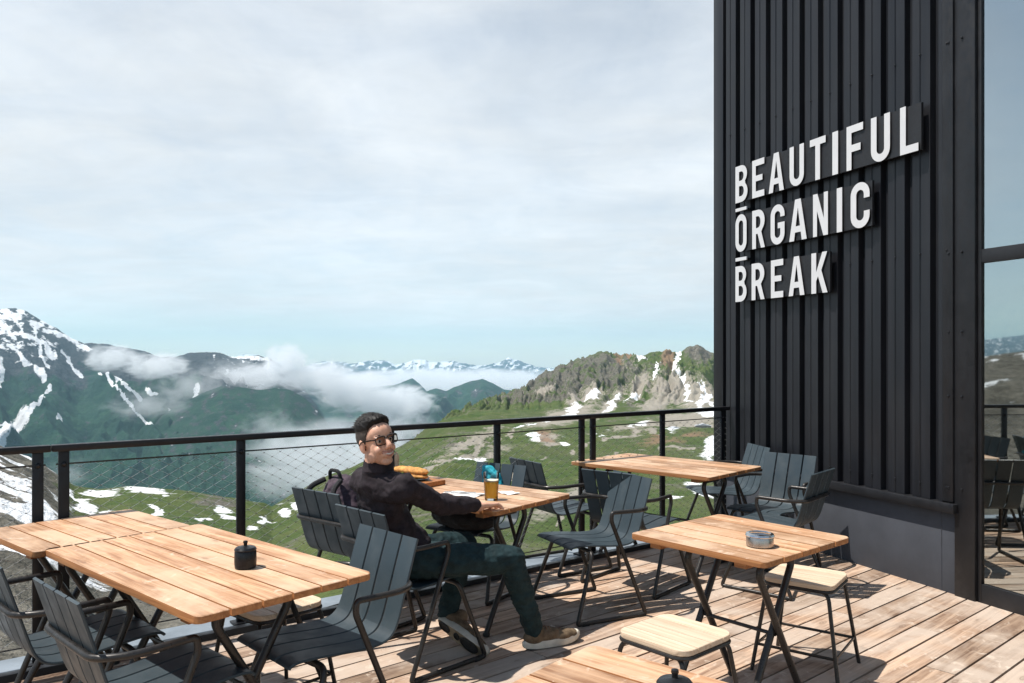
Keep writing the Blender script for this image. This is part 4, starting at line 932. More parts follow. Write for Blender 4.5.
# ------------------------------------------------------------------ small things on the tables
TT = 0.7405
def sugar_pot(loc, label):
    t = thing('sugar_pot', label, 'pot', (*loc, TT), 0, 'black lidded sugar pots')
    m = MB(); m.lathe([(0.0, 0), (0.036, 0), (0.040, 0.004), (0.0415, 0.03), (0.0405, 0.064), (0.038, 0.068), (0, 0.068)], seg=28); m.build('jar', 'ceramic_black', t)
    m = MB(); m.lathe([(0.0, 0.0685), (0.041, 0.0685), (0.0415, 0.072), (0.036, 0.079), (0.012, 0.083), (0.007, 0.085), (0.0065, 0.092), (0.009, 0.097), (0.008, 0.103), (0, 0.105)], seg=28); m.build('lid', 'ceramic_black', t); return t
sp = sugar_pot((-1.024, 3.035), 'black lidded sugar pot on the long left table')
dup(sp, (0.366, 1.775, TT), 0.4, 'black lidded sugar pot on the nearest table, cut by the bottom edge')
t = thing('ashtray', 'round polished steel ashtray on the square table', 'ashtray', (1.062, 3.385, TT))
m = MB(); m.lathe([(0, 0), (0.052, 0), (0.057, 0.004), (0.058, 0.042), (0.0565, 0.045), (0.054, 0.042), (0.053, 0.012), (0, 0.010)], seg=36); m.build('bowl', 'brushed_steel', t)
m = MB(); m.lathe([(0.0595, 0.044), (0.0605, 0.047), (0.057, 0.055), (0.046, 0.058), (0.044, 0.054), (0.052, 0.050), (0.0595, 0.044)], seg=36, cap=False); m.build('rim_lid', 'chrome', t)

t = thing('beer_glass', 'straight pint glass half full of amber beer beside the hand', 'glass', (-0.118, 4.50, TT))
m = MB(); m.lathe([(0.0, 0.001), (0.036, 0.001), (0.0378, 0.008), (0.0452, 0.158)], seg=28, cap=False); m.build('tumbler', 'clear_glass', t)
m = MB(); m.lathe([(0, 0.0112), (0.0345, 0.0125), (0.0405, 0.106), (0, 0.107)], seg=28, cap=False); m.build('beer', 'beer', t)
m = MB(); m.lathe([(0, 0.1075), (0.0405, 0.1075), (0.041, 0.114), (0, 0.115)], seg=28, cap=False); m.build('foam', 'beer_foam', t)

ba = R(-38.5); bx, by = Vector((math.cos(ba), math.sin(ba), 0)), Vector((-math.sin(ba), math.cos(ba), 0))
t = thing('serving_board', 'thick orange brown wooden serving board on the man\'s table', 'board', (-0.665, 5.08, TT), ba)
m = MB(); m.box((0, 0, 0.016), (0.42, 0.25, 0.032), None, 0.006); m.build('board', 'board_wood', t)
t = thing('plate', 'dark oval plate lying on the wooden serving board', 'plate', (-0.665, 5.08, TT + 0.0325), ba)
m = MB(); prof_ = [(0, 0), (0.08, 0), (0.108, 0.010), (0.112, 0.013), (0.105, 0.012), (0.078, 0.004), (0, 0.004)]; m.lathe(prof_, seg=32, cap=False)
m.v = [(x * 1.45, y * 0.9, z) for x, y, z in m.v]; m.build('dish', 'ceramic_black', t)
def baguette(loc, ang, label):
    t = thing('baguette', label, 'sandwich', loc, ang, None)
    for nm, zc_, zr, mt in (('bottom_half', 0.020, 0.022, 'bread_crust'), ('top_half', 0.050, 0.026, 'bread_crust')):
        m = MB(); n = 30; vs = []; seg = 14
        for i in range(n + 1):
            f_ = i / n; x = -0.155 + 0.31 * f_; e_ = max(0.02, 1 - abs(2 * f_ - 1) ** 3.2) ** 0.5; wob = 1 + 0.06 * math.sin(f_ * 29) + 0.03 * math.sin(f_ * 71)
            for k in range(seg):
                a_ = 2 * math.pi * k / seg; vs.append((x, 0.036 * e_ * math.cos(a_) * wob, zc_ + zr * e_ * math.sin(a_) * wob * (0.85 if math.sin(a_) < 0 else 1)))
        m.add(vs, [(i * seg + k, i * seg + (k + 1) % seg, (i + 1) * seg + (k + 1) % seg, (i + 1) * seg + k) for i in range(n) for k in range(seg)] + [tuple(range(seg)), tuple(n * seg + k for k in range(seg))])
        m.build(nm, mt, t, 60)
    m = MB(); rl = random.Random(2)
    for i in range(16): m.ell((-0.12 + i * 0.016, rl.uniform(-0.034, 0.034), 0.036 + rl.uniform(-0.004, 0.004)), (0.016, 0.014, 0.005), Euler((rl.uniform(-.6, .6), rl.uniform(-.6, .6), 0)).to_matrix(), 8, 5)
    m.build('filling', 'lettuce_green', t); return t
baguette((-0.655, 5.065, TT + 0.0375), ba + 0.06, 'golden baguette sandwich on the dark plate')
t = thing('pepper_mill', 'slim pale beige grinder standing behind the man\'s collar', 'grinder', (-0.765, 5.22, TT))
m = MB(); m.lathe([(0, 0), (0.024, 0), (0.024, 0.01), (0.018, 0.06), (0.017, 0.11), (0.021, 0.13), (0, 0.131)], seg=18); m.build('body', 'mill_wood', t)
m = MB(); m.lathe([(0, 0.1315), (0.019, 0.1315), (0.021, 0.15), (0.016, 0.172), (0.006, 0.178), (0.007, 0.188), (0, 0.19)], seg=18); m.build('knob', 'mill_wood', t)
def napkin(loc, ang, label, sx=0.17, sy=0.11):
    o = MB(); nx, ny = 12, 8
    vs = [((i / nx - .5) * sx, (j / ny - .5) * sy, 0.002 + 0.005 * (1 + math.sin(i * 0.9 + j * 0.6)) * 0.5) for j in range(ny + 1) for i in range(nx + 1)]
    vb = [(x, y, z - 0.0015) for x, y, z in vs]; q = len(vs)
    fs = [(j * (nx + 1) + i, j * (nx + 1) + i + 1, (j + 1) * (nx + 1) + i + 1, (j + 1) * (nx + 1) + i) for j in range(ny) for i in range(nx)]
    o.add(vs + vb, fs + [tuple(q + a for a in f[::-1]) for f in fs]); ob = o.build('paper_napkin', 'paper_white', None, 60); ob.location = (*loc, TT); ob.rotation_euler = (0, 0, ang)
    return tag(ob, label, 'napkin', 'white paper napkins on the man\'s table')
napkin((-0.29, 4.68), ba + 0.15, 'larger white paper napkin under the cutlery left of the beer glass', 0.24, 0.13)
napkin((-0.02, 4.72), ba - 0.3, 'smaller white paper napkin right of the beer glass', 0.12, 0.09)
def cutlery(nm, loc, ang, label, fork):
    t = thing(nm, label, nm, (*loc, TT + 0.0085), ang)
    m = MB(); m.box((-0.05, 0, 0.0022), (0.11, 0.012, 0.003), None, 0.001); m.build('handle', 'chrome', t)
    m = MB()
    if fork:
        m.box((0.025, 0, 0.0022), (0.038, 0.020, 0.002))
        for k in range(4): m.box((0.066, -0.0085 + k * 0.00567, 0.0022), (0.043, 0.003, 0.002))
        m.build('tines', 'chrome', t)
    else: m.prism([(0.0055, -0.007), (0.09, -0.009), (0.108, -0.002), (0.10, 0.007), (0.0055, 0.006)], 0.0014, 0.0028); m.build('blade', 'chrome', t)
cutlery('fork', (-0.30, 4.70), ba + 0.5, 'steel fork lying on the larger paper napkin', True)
cutlery('knife', (-0.26, 4.65), ba + 0.42, 'steel table knife lying on the larger paper napkin', False)

# ------------------------------------------------------------------ organic solids: union of blobs, voxel remeshed
def remesh(mb, name, mat, parent, voxel, smooth=4, wrinkle=0.0, wscale=12.0, mfun=None, post=None):
    me = bpy.data.meshes.new('tmp'); me.from_pydata([tuple(p) for p in mb.v], [], mb.f)
    bm = bmesh.new(); bm.from_mesh(me); bmesh.ops.recalc_face_normals(bm, faces=bm.faces); bm.to_mesh(me); bm.free()
    o = bpy.data.objects.new('tmp', me); COL.objects.link(o)
    md = o.modifiers.new('r', 'REMESH'); md.mode = 'VOXEL'; md.voxel_size = voxel; md.use_smooth_shade = True
    ms_ = o.modifiers.new('s', 'SMOOTH'); ms_.factor = 0.5; ms_.iterations = smooth
    r = bpy.data.meshes.new_from_object(o.evaluated_get(bpy.context.evaluated_depsgraph_get())); bpy.data.objects.remove(o)
    r.name = name; r.materials.clear()
    for m_ in (mat if isinstance(mat, (list, tuple)) else [mat]): r.materials.append(M(m_))
    nv = len(r.vertices); co = np.empty(nv * 3); r.vertices.foreach_get('co', co); co = co.reshape(-1, 3)
    if wrinkle:
        no = np.empty(nv * 3); r.vertices.foreach_get('normal', no); no = no.reshape(-1, 3)
        w_ = ridged(co[:, 0] * wscale, co[:, 1] * wscale, co[:, 2] * wscale * 1.5, 3) - 0.5
        co = co + no * (w_ * wrinkle)[:, None]; r.vertices.foreach_set('co', co.reshape(-1))
    r.polygons.foreach_set('use_smooth', [True] * len(r.polygons)); r.update()
    if mfun:
        for p in r.polygons: p.material_index = mfun(p.center)
    ob = bpy.data.objects.new(name, r); COL.objects.link(ob)
    if parent is not None: ob.parent = parent
    return ob
def cap(mb, a, b, ra, rb, flat=1.0, seg=14):
    """tapered capsule from a to b"""
    a, b = Vector(a), Vector(b); d_ = (b - a); L = d_.length; q = d_.to_track_quat('Z', 'Y').to_matrix()
    prof = [(max(ra * math.sin(R(x)), 1e-4), -ra * math.cos(R(x))) for x in (4, 25, 50, 75)] + [(ra * (1 - f_) + rb * f_, L * f_) for f_ in (0.05, .25, .5, .75, .95)] + [(max(rb * math.cos(R(x)), 1e-4), L + rb * math.sin(R(x))) for x in (15, 40, 65, 86)]
    m = MB(); m.lathe(prof, seg=seg); mb.add([a + q @ Vector(p) for p in m.v], m.f)
def blob(mb, c, rad, fr=None): mb.ell(c, rad, fr, 20, 14)

# ------------------------------------------------------------------ the man
man = thing('person', 'smiling man in dark jacket and glasses seated at the railing, turned to the camera', 'person', (-0.50, 4.08, 0))
O = Vector((-0.50, 4.08, 0))
def fr3(fwd, up):
    f_ = Vector(fwd).normalized(); u_ = Vector(up); u_ = (u_ - f_ * u_.dot(f_)).normalized(); s_ = u_.cross(f_)
    return Matrix((f_, s_, u_)).transposed()        # columns: forward, left, up
LSH, RSH = Vector((-0.752, 3.968, 0.940)), Vector((-0.520, 3.775, 0.935))
REL, RWR = Vector((-0.362, 3.962, 0.815)), Vector((-0.190, 4.128, 0.775))
LEL, LWR = Vector((-0.66, 4.30, 0.80)), Vector((-0.47, 4.42, 0.775))
HIPC = Vector((-0.555, 4.055, 0.545)); RHIP, LHIP = Vector((-0.485, 3.975, 0.53)), Vector((-0.625, 4.135, 0.53))
RKN, RAN = Vector((-0.005, 4.115, 0.50)), Vector((0.115, 4.205, 0.105))
LKN, LAN = Vector((-0.27, 4.42, 0.505)), Vector((-0.355, 4.30, 0.15))
CH_ = Vector((-0.655, 3.945, 0.81)); NB = Vector((-0.664, 3.885, 1.000))
HC = Vector((-0.660, 3.835, 1.138))
HF = fr3((0.68, -0.73, 0.16), (-0.26, 0.06, 1.0)); TF = fr3((0.72, 0.68, 0.25), (-0.1, -0.12, 1.0))
def hp(x, y, z): return HC + HF @ Vector((x, y, z)) * 1.0
def rel(v): return Vector(v) - O
b = MB()
def HB(c, rad): blob(b, rel(hp(*c)), rad, HF)
HB((-0.012, 0, 0.035), (0.098, 0.075, 0.086)); HB((0.030, 0, -0.028), (0.060, 0.060, 0.084)); HB((0.058, 0, -0.094), (0.026, 0.030, 0.022))
HB((0.050, 0, 0.045), (0.046, 0.062, 0.050))
for sy in (-1, 1):
    HB((0.012, sy * 0.050, -0.062), (0.036, 0.014, 0.030)); HB((0.076, sy * 0.030, 0.024), (0.014, 0.026, 0.009)); HB((0.066, sy * 0.037, -0.036), (0.022, 0.020, 0.021))
    HB((0.098, sy * 0.0125, -0.031), (0.010, 0.009, 0.009)); HB((-0.012, sy * 0.076, -0.005), (0.020, 0.008, 0.032)); HB((-0.006, sy * 0.074, -0.028), (0.012, 0.007, 0.014))
cap(b, rel(hp(0.083, 0, 0.020)), rel(hp(0.108, 0, -0.022)), 0.0095, 0.0135)
HB((0.078, 0, -0.063), (0.022, 0.034, 0.020))
cap(b, rel(hp(-0.020, 0, -0.055)), rel(NB + Vector((0, 0, -0.03))), 0.056, 0.062)
# torso and limbs of the body itself, slim under the clothes
cap(b, rel(NB), rel(CH_), 0.05, 0.07); cap(b, rel(CH_), rel(HIPC), 0.07, 0.07)
cap(b, rel(NB + Vector((0, 0, -0.06))), rel(RSH), 0.045, 0.035); cap(b, rel(NB + Vector((0, 0, -0.06))), rel(LSH), 0.045, 0.035)
for S_, E_, W_ in ((RSH, REL, RWR), (LSH, LEL, LWR)): cap(b, rel(S_), rel(E_), 0.036, 0.030); cap(b, rel(E_), rel(W_), 0.030, 0.025)
for H_, K_, N_ in ((RHIP, RKN, RAN), (LHIP, LKN, LAN)): cap(b, rel(HIPC), rel(H_), 0.06, 0.06); cap(b, rel(H_), rel(K_), 0.058, 0.042); cap(b, rel(K_), rel(N_), 0.042, 0.030)
# hands: palm, four unequal bent fingers and a thumb each
def hand(W_, fwd, up, side):
    Hm = fr3(fwd, up); q = lambda x, y, z: rel(W_ + Hm @ Vector((x, y, z)) * 1.12)
    cap(b, q(0, 0, 0), q(0.03, 0, -0.002), 0.025, 0.026)
    for y in (-0.026, -0.009, 0.009, 0.026): cap(b, q(0.02, y * 0.7, -0.002), q(0.085, y, 0.0), 0.0145, 0.0115)
    for y, l_, sp_ in ((0.029, 0.070, 0.12), (0.0098, 0.080, 0.03), (-0.0098, 0.074, -0.05), (-0.029, 0.058, -0.15)):
        y *= side; sp_ *= side
        p0 = Vector((0.085, y, 0)); p1 = p0 + Vector((l_ * 0.45, sp_ * l_ * 0.45, 0.002)); p2 = p1 + Vector((l_ * 0.30, sp_ * l_ * 0.3, -0.010)); p3 = p2 + Vector((l_ * 0.20, sp_ * l_ * 0.15, -0.014))
        for u_, v_, r0, r1 in ((p0, p1, 0.0095, 0.0088), (p1, p2, 0.0088, 0.008), (p2, p3, 0.008, 0.0068)): cap(b, q(*u_), q(*v_), r0, r1, seg=10)
    cap(b, q(0.022, 0.026 * side, -0.004), q(0.060, 0.050 * side, -0.010), 0.0155, 0.012); cap(b, q(0.060, 0.050 * side, -0.010), q(0.090, 0.058 * side, -0.013), 0.011, 0.0085, seg=10)
hand(RWR, (0.62, 0.60, -0.10), (-0.35, 0.1, 1), 1)
hand(LWR, (0.72, 0.66, -0.05), (0, 0, 1), -1)
body = remesh(b, 'body', 'skin', man, 0.0042, 3)
co_ = np.empty(len(body.data.vertices) * 3); body.data.vertices.foreach_get('co', co_); co_ = co_.reshape(-1, 3)
lc = (co_ - np.array(HC - O)) @ np.array(HF)
hd = sstep(-0.16, -0.12, lc[:, 2])
stb = hd * sstep(-0.03, -0.055, lc[:, 2] - 0.25 * np.maximum(0.03 - lc[:, 0], 0)) * sstep(-0.03, 0.0, lc[:, 0])
flu = hd * np.clip(1 - np.hypot(lc[:, 0] - 0.075, np.hypot(np.abs(lc[:, 1]) - 0.036, lc[:, 2] + 0.03)) / 0.035, 0, 1) + np.clip(1 - np.linalg.norm(lc - np.array((0.11, 0, -0.025)), axis=1) / 0.03, 0, 1) + np.clip(1 - np.linalg.norm((lc - np.array((-0.01, 0.08, -0.01))), axis=1) / 0.04, 0, 1) + np.clip(1 - np.linalg.norm((lc - np.array((-0.01, -0.08, -0.01))), axis=1) / 0.04, 0, 1)
for nm_, vl_ in (('stubble', stb), ('flush', np.clip(flu, 0, 1))): body.data.attributes.new(nm_, 'FLOAT', 'POINT').data.foreach_set('value', vl_.astype(np.float32))
# hair: short sides, fuller on top; it dips under the skin at the hairline
h = MB(); seg, rings = 96, 60; vs = []; zl_ = []
for i in range(rings + 1):
    th = math.pi * i / rings
    for k in range(seg):
        ph = 2 * math.pi * k / seg; d_ = Vector((math.sin(th) * math.cos(ph), math.sin(th) * math.sin(ph), math.cos(th)))
        p = Vector((-0.012 + d_.x * 0.098, d_.y * 0.0755, 0.035 + d_.z * 0.0865))
        ay = abs(d_.y)
        if p.x > 0.050: lim = 0.088 - 0.012 * ay
        elif p.x > 0.028: lim = 0.088 - 0.012 * ay - (p.x - 0.050) / -0.022 * 0.052      # temple corner
        elif p.x > 0.010: lim = 0.024 - (0.028 - p.x) / 0.018 * 0.030                        # sideburn
        else: lim = -0.012 - 0.045 * min(1, (0.010 - p.x) / 0.06)
        lim += 0.006 * float(perlin(ph * 9, th * 6, 1.0))
        f_ = float(sstep(-0.009, 0.009, p.z - lim)); top = float(sstep(0.055, 0.098, p.z + 0.10 * max(p.x - 0.02, 0)))
        thick = -0.014 + f_ * (0.0155 + 0.017 * top + 0.012 * top * float(sstep(0.0, 0.07, p.x)))
        rn = float(ridged(d_.x * 3 + d_.y * 2, d_.y * 11, d_.z * 3, 4)) - 0.7
        vs.append(rel(HC + HF @ (p + d_ * (thick + rn * 0.0055 * f_ * (0.12 + top))))); zl_.append(p.z)
fs_ = [(i * seg + k, i * seg + (k + 1) % seg, (i + 1) * seg + (k + 1) % seg, (i + 1) * seg + k) for i in range(rings) for k in range(seg)]
h.use('hair_dark'); h.add(vs, [f for f in fs_ if zl_[f[0]] > 0.068]); nb_ = len(vs)
h.use('hair_short'); h.f += [list(f) for f in fs_ if zl_[f[0]] <= 0.068]; h.mi += [1] * (len(h.f) - len(h.mi)); h.rnd += [0.5] * (len(h.f) - len(h.rnd))
h.use('hair_dark'); hr = random.Random(21)
for q in range(520):                                  # loose strands, swept up from the forehead and back over the crown
    a_, e_ = hr.uniform(-math.pi, math.pi), hr.uniform(0.55, 1.5)
    d_ = Vector((math.cos(e_) * math.cos(a_), math.cos(e_) * math.sin(a_), math.sin(e_)))
    p = Vector((-0.012 + d_.x * 0.098, d_.y * 0.0755, 0.035 + d_.z * 0.0865))
    if p.z < 0.082 + 0.06 * max(p.x - 0.02, 0): continue
    b0 = p + d_ * 0.011; sw = (Vector((-0.2 - 2.0 * max(p.x, -0.05) * 0, 0.25 * hr.uniform(-1, 1), 0.35)) + d_ * 0.9 + Vector((0.5 if p.x > 0.03 else -0.5, 0, 0))).normalized()
    L1 = hr.uniform(0.008, 0.018); b1 = b0 + sw * L1; b2 = b1 + (sw + Vector((-0.7, hr.uniform(-.4, .4), -0.5))).normalized() * L1 * 0.7
    h.tube([rel(HC + HF @ v_) for v_ in (b0, b1, b2)], 0.0012, 3, caps=False, radii=[0.0019, 0.0014, 0.0005])
h.build('hair', None, man, 80)
# glasses
gls = MB()
lens_z, lens_x = 0.006, 0.099
def lens_poly(sy): return [(lens_x - 0.006 * abs((y) / 0.03) ** 2 * (1 if True else 0), sy * 0.034 + y, lens_z + z) for y, z in rrect(-0.028, -0.020, 0.028, 0.019, 0.011, 5)]
for sy in (-1, 1): gls.tube([rel(hp(*p)) for p in lens_poly(sy)], 0.0026, 6, True)
gls.tube([rel(hp(lens_x - 0.001, -0.007, lens_z + 0.008)), rel(hp(lens_x + 0.003, 0, lens_z + 0.011)), rel(hp(lens_x - 0.001, 0.007, lens_z + 0.008))], 0.0028, 6)
for sy in (-1, 1): gls.tube([rel(hp(lens_x - 0.008, sy * 0.062, lens_z + 0.010)), rel(hp(lens_x - 0.030, sy * 0.076, lens_z + 0.012)), rel(hp(0.0, sy * 0.0815, lens_z + 0.010)), rel(hp(-0.02, sy * 0.083, lens_z - 0.004))], 0.0034, 6)
gf = gls.build('glasses', 'glasses_black', man)
for sy in (-1, 1):
    m = MB(); pl_ = lens_poly(sy); n = len(pl_); m.add([rel(hp(x - 0.001, y, z)) for x, y, z in pl_] + [rel(hp(x + 0.0005, y, z)) for x, y, z in pl_], [tuple(range(n))[::-1], tuple(range(n, 2 * n))] + [(i, (i + 1) % n, n + (i + 1) % n, n + i) for i in range(n)]); m.build('lens', 'tinted_lens', gf, 30)
for sy in (-1, 1):
    m = MB(); m.ell(rel(hp(0.074, sy * 0.031, 0.004)), (0.0125,) * 3, HF, 14, 10); e_ = m.build('eye', 'eye_white', man)
    m = MB(); m.ell(rel(hp(0.0835, sy * 0.031 - 0.002, 0.004)), (0.004, 0.006, 0.006), HF, 12, 8); m.build('iris', 'iris_brown', e_)
    m = MB(); m.tube([rel(hp(0.088 - 0.010 * abs(k - 1) * (1 if k else 0.4), sy * (0.014 + 0.018 * k), 0.030 + (0.003 if k == 1 else 0))) for k in range(3)], 0.0024, 6); m.build('eyebrow', 'hair_dark', man)
# the smile
def smile(z_, x_, w_, lift): return [rel(hp(x_ - 0.020 * (k / 4) ** 2, w_ * k / 4, z_ + lift * (k / 4) ** 2)) for k in range(-4, 5)]
m = MB(); m.tube(smile(-0.0625, 0.0990, 0.026, 0.011), 0.0046, 8); m.build('teeth', 'teeth_white', man)
m = MB(); m.tube(smile(-0.0555, 0.1005, 0.032, 0.011), 0.0028, 8); m.tube(smile(-0.0705, 0.0985, 0.031, 0.017), 0.0038, 8); m.build('lips', 'lip_red', man)
# jacket
j = MB()
def TB(c, rad, fr=TF): blob(j, rel(c), rad, fr)
TB(CH_ + Vector((0, 0, 0.03)), (0.096, 0.150, 0.18)); TB((CH_ + HIPC) / 2, (0.100, 0.140, 0.19)); TB(HIPC + Vector((0.0, 0.0, 0.05)), (0.118, 0.168, 0.12))
cap(j, rel(NB + Vector((0, 0, -0.075))), rel(RSH + Vector((0, 0, -0.015))), 0.080, 0.068); cap(j, rel(NB + Vector((0, 0, -0.075))), rel(LSH + Vector((0, 0, -0.015))), 0.080, 0.062)
for S_, E_, W_ in ((RSH, REL, RWR), (LSH, LEL, LWR)):
    cap(j, rel(S_), rel(E_), 0.064 if S_ is RSH else 0.056, 0.050); d_ = (W_ - E_).normalized(); cap(j, rel(E_), rel(W_ - d_ * 0.012), 0.054, 0.037)
cap(j, rel(NB + Vector((0, 0, -0.05))), rel(NB + Vector((0.006, -0.012, 0.012))), 0.078, 0.069)
jk = remesh(j, 'jacket', 'jacket_cloth', man, 0.007, 5, 0.0078, 8.0)
m = MB(); ctr = NB + Vector((0.010, -0.016, 0.044)); nf = fr3((0.80, -0.58, 0.0), (-0.12, 0.14, 1))
for rr_, zz_ in ((0.070, 0.0),): 
    ringo = [rel(ctr + nf @ Vector((0.074 * math.cos(a_), 0.068 * math.sin(a_), 0.004 * math.sin(a_ * 2)))) for a_ in [2 * math.pi * k / 32 for k in range(32)]]
    low = [rel(ctr + nf @ Vector((0.080 * math.cos(a_), 0.076 * math.sin(a_), -0.05))) for a_ in [2 * math.pi * k / 32 for k in range(32)]]
    inn = [rel(ctr + nf @ Vector((0.062 * math.cos(a_), 0.058 * math.sin(a_), -0.004))) for a_ in [2 * math.pi * k / 32 for k in range(32)]]
    m.add(low + ringo + inn, [(r0 * 32 + k, r0 * 32 + (k + 1) % 32, (r0 + 1) * 32 + (k + 1) % 32, (r0 + 1) * 32 + k) for r0 in range(2) for k in range(32)])
m.build('collar', 'jacket_cloth', jk, 50)
# trousers
tr = MB()
blob(tr, rel(HIPC + Vector((0.0, 0.0, 0.0))), (0.135, 0.170, 0.105), TF)
for H_, K_, N_ in ((RHIP, RKN, RAN), (LHIP, LKN, LAN)):
    cap(tr, rel(H_), rel(K_), 0.092, 0.070); cap(tr, rel(K_), rel(N_ + (K_ - N_) * 0.02), 0.069, 0.049)
remesh(tr, 'trousers', 'trouser_cloth', man, 0.007, 4, 0.0085, 9.0)
# shoes: local x to the toe, z up
def shoe(ankle, fwd, up, base):
    Fm = fr3(fwd, up); q = lambda x, y, z: rel(base + Fm @ Vector((x, y, z)) * 1.14)
    s_ = MB()
    for x, z, rx_, ry_, rz_ in ((0.055, 0.058, 0.062, 0.036, 0.040), (0.12, 0.055, 0.07, 0.038, 0.036), (0.195, 0.045, 0.075, 0.043, 0.027), (0.245, 0.042, 0.042, 0.036, 0.022)): blob(s_, q(x, 0, z), (rx_ * 1.14, ry_ * 1.14, rz_ * 1.14), Fm)
    cap(s_, q(0.06, 0, 0.07), q(0.055, 0, 0.105), 0.042, 0.040)
    o_ = remesh(s_, 'shoe', 'shoe_brown', man, 0.005, 4)
    n = 28; out_ = []
    for k in range(n):
        a_ = 2 * math.pi * k / n; x = 0.142 + 0.152 * math.cos(a_); wv = 0.040 + 0.010 * math.cos(a_ - 0.2); out_.append((x, wv * (abs(math.sin(a_)) ** 0.8) * (1 if math.sin(a_) >= 0 else -1)))
    s_ = MB().use('sole_white'); vs = []; lev = [(0.97, 0.006), (1.02, 0.016), (1.02, 0.032), (0.95, 0.040)]
    for sc_, z in lev:
        for x, y in out_: vs.append(q(0.142 + (x - 0.142) * sc_, y * sc_, z + 0.018 * max(0, (x - 0.2) / 0.1) ** 2 + 0.006 * max(0, (0.05 - x) / 0.05)))
    s_.add(vs, [(r0 * n + k, r0 * n + (k + 1) % n, (r0 + 1) * n + (k + 1) % n, (r0 + 1) * n + k) for r0 in range(3) for k in range(n)] + [tuple(3 * n + k for k in range(n))]); s_.use('sole_tan').add(vs[:n], [tuple(range(n))[::-1]])
    s_.build('sole', None, o_, 40)
    t_ = MB()
    for cx_, rx_, ry_ in ((0.045, 0.036, 0.026), (0.20, 0.055, 0.034), (0.125, 0.018, 0.020)):
        m_ = MB(); m_.lathe([(0.85, 0.0008), (1, 0.003), (1, 0.0062), (0, 0.0063)], seg=18, cap=False); t_.add([q(cx_ + p[0] * rx_, p[1] * ry_, p[2] + 0.018 * max(0, (cx_ + p[0] * rx_ - 0.2) / 0.1) ** 2) for p in m_.v], m_.f)
    t_.build('tread', 'sole_tread', o_, 40)
    l_ = MB()
    for k in range(5):
        x = 0.105 + 0.02 * k; zt = 0.098 - 0.0062 * k; l_.tube([q(x, -0.022, zt - 0.008), q(x + 0.004, 0, zt), q(x, 0.022, zt - 0.008)], 0.003, 6)
    l_.build('laces', 'shoe_lace', o_, 40)
shoe(RAN, (0.88, 0.47, 0), (0, 0, 1), Vector((0.068, 4.178, 0.0)))
shoe(LAN, (0.76, -0.55, -0.36), (0.30, 0.85, 0.45), Vector((-0.405, 4.250, 0.125)))

# ------------------------------------------------------------------ bags
def rot(a): return Matrix.Rotation(a, 3, 'Z')
t = thing('backpack', 'plum and black backpack standing on the chair seat left of the man', 'backpack', (-1.005, 4.68, 0.435), R(51))
b = MB(); blob(b, (0, 0, 0.20), (0.12, 0.155, 0.20)); blob(b, (0.07, 0, 0.13), (0.09, 0.12, 0.12)); blob(b, (0, 0, 0.33), (0.09, 0.125, 0.09)); b.box((0, 0, 0.12), (0.16, 0.24, 0.235))
remesh(b, 'pack_body', 'plum_cloth', t, 0.008, 6, 0.008, 9.0)
m = MB(); m.tube(arc_pts([(-0.05, 0.05, 0.40), (-0.06, 0.04, 0.455), (-0.06, -0.04, 0.455), (-0.05, -0.05, 0.40)], 0.03), 0.011, 8); m.build('handle', 'black_cloth', t)
for sy in (-1, 1):
    m = MB(); m.tube(arc_pts([(-0.07, sy * 0.07, 0.40), (-0.16, sy * 0.11, 0.36), (-0.17, sy * 0.15, 0.20), (-0.10, sy * 0.13, 0.04)], 0.09), 0.016, 8); m.build('strap', 'black_cloth', t)
t = thing('black_bag', 'soft black bag on the chair seat under the man\'s table', 'bag', (-0.29, 5.16, 0.445), R(236))
b = MB(); blob(b, (0.02, 0, 0.075), (0.15, 0.25, 0.075)); blob(b, (0.0, 0.05, 0.13), (0.12, 0.17, 0.06))
remesh(b, 'bag_body', 'black_cloth', t, 0.009, 5, 0.012, 8.0)
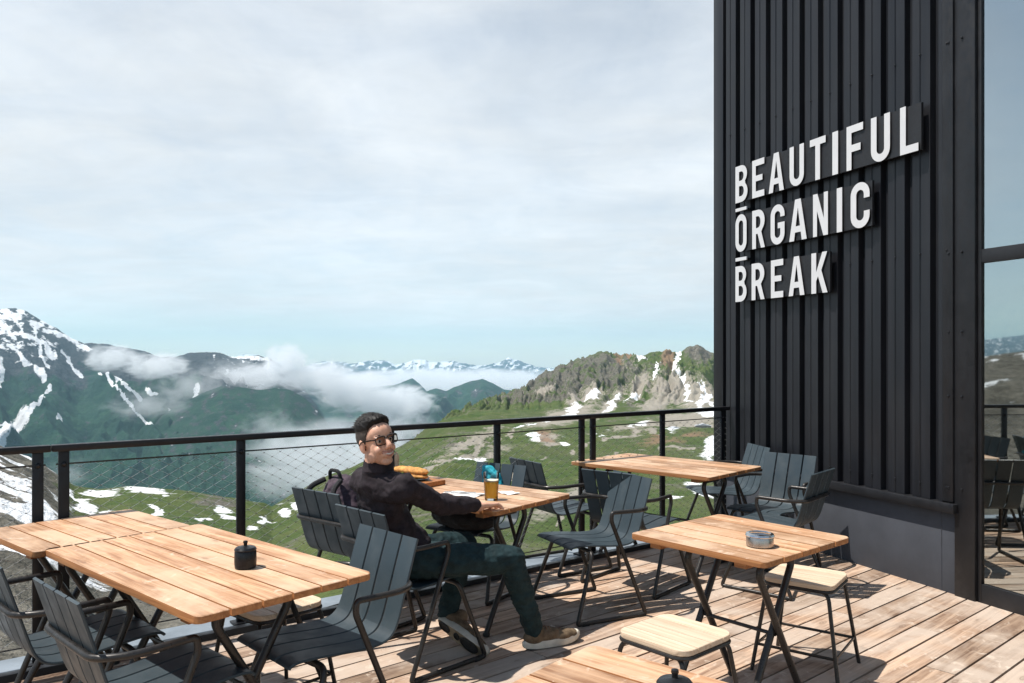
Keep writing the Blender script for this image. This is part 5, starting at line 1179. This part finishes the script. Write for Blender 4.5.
m = MB(); m.tube(arc_pts([(0.10, -0.12, 0.12), (0.16, -0.06, 0.19), (0.16, 0.05, 0.19), (0.10, 0.11, 0.12)], 0.05), 0.009, 8); m.build('strap', 'black_cloth', t)
t = thing('turquoise_bag', 'small turquoise cloth bag leaning on the chair back behind the beer glass', 'bag', (-0.195, 5.575, 0.640), R(236))
b = MB(); q_ = [(0.0, 0.0), (0.15, 0.0)] + [(0.15 * math.cos(R(a_)) + 0.004 * math.sin(a_), 0.155 * math.sin(R(a_))) for a_ in range(8, 90, 8)] + [(0.0, 0.155)]
m = MB(); m.prism(q_, -0.024, 0.024); b.add([(z, x, y) for x, y, z in m.v], m.f)
remesh(b, 'pouch', 'turquoise_cloth', t, 0.006, 8, 0.007, 13.0)
m = MB(); m.tube([(-0.012, 0.012, 0.02), (-0.016, 0.010, 0.09), (-0.012, 0.014, 0.146)], 0.004, 6); m.build('seam_cord', 'turquoise_cloth', t)

# ------------------------------------------------------------------ small huts far down on the shelf
def hut(px, py, D, w_, l_, h_, ang, label):
    p = at(px, py, D); t = thing('hut', label, 'hut', p, R(ang), 'grey huts on the mountain shelf')
    m = MB(); m.box((0, 0, h_ / 2 - 0.8), (w_, l_, h_ + 1.6)); m.build('wall', 'hut_wall', t, 0)
    m = MB(); e_ = 0.3; rh = h_ * 0.45; m.add([(-w_ / 2 - e_, -l_ / 2 - e_, h_ + .02), (w_ / 2 + e_, -l_ / 2 - e_, h_ + .02), (w_ / 2 + e_, l_ / 2 + e_, h_ + .02), (-w_ / 2 - e_, l_ / 2 + e_, h_ + .02), (0, -l_ / 2 - e_, h_ + rh), (0, l_ / 2 + e_, h_ + rh)],
        [(0, 1, 4), (2, 3, 5), (1, 2, 5, 4), (3, 0, 4, 5), (3, 2, 1, 0)]); m.build('roof', 'hut_roof', t, 0)
hut(674, 432, 330, 3.2, 2.6, 1.6, 20, 'lone small grey hut on the mountain shelf, left of the other')
hut(703, 430, 340, 6.5, 3.2, 1.9, -10, 'wider grey hut on the mountain shelf close to the dark facade')
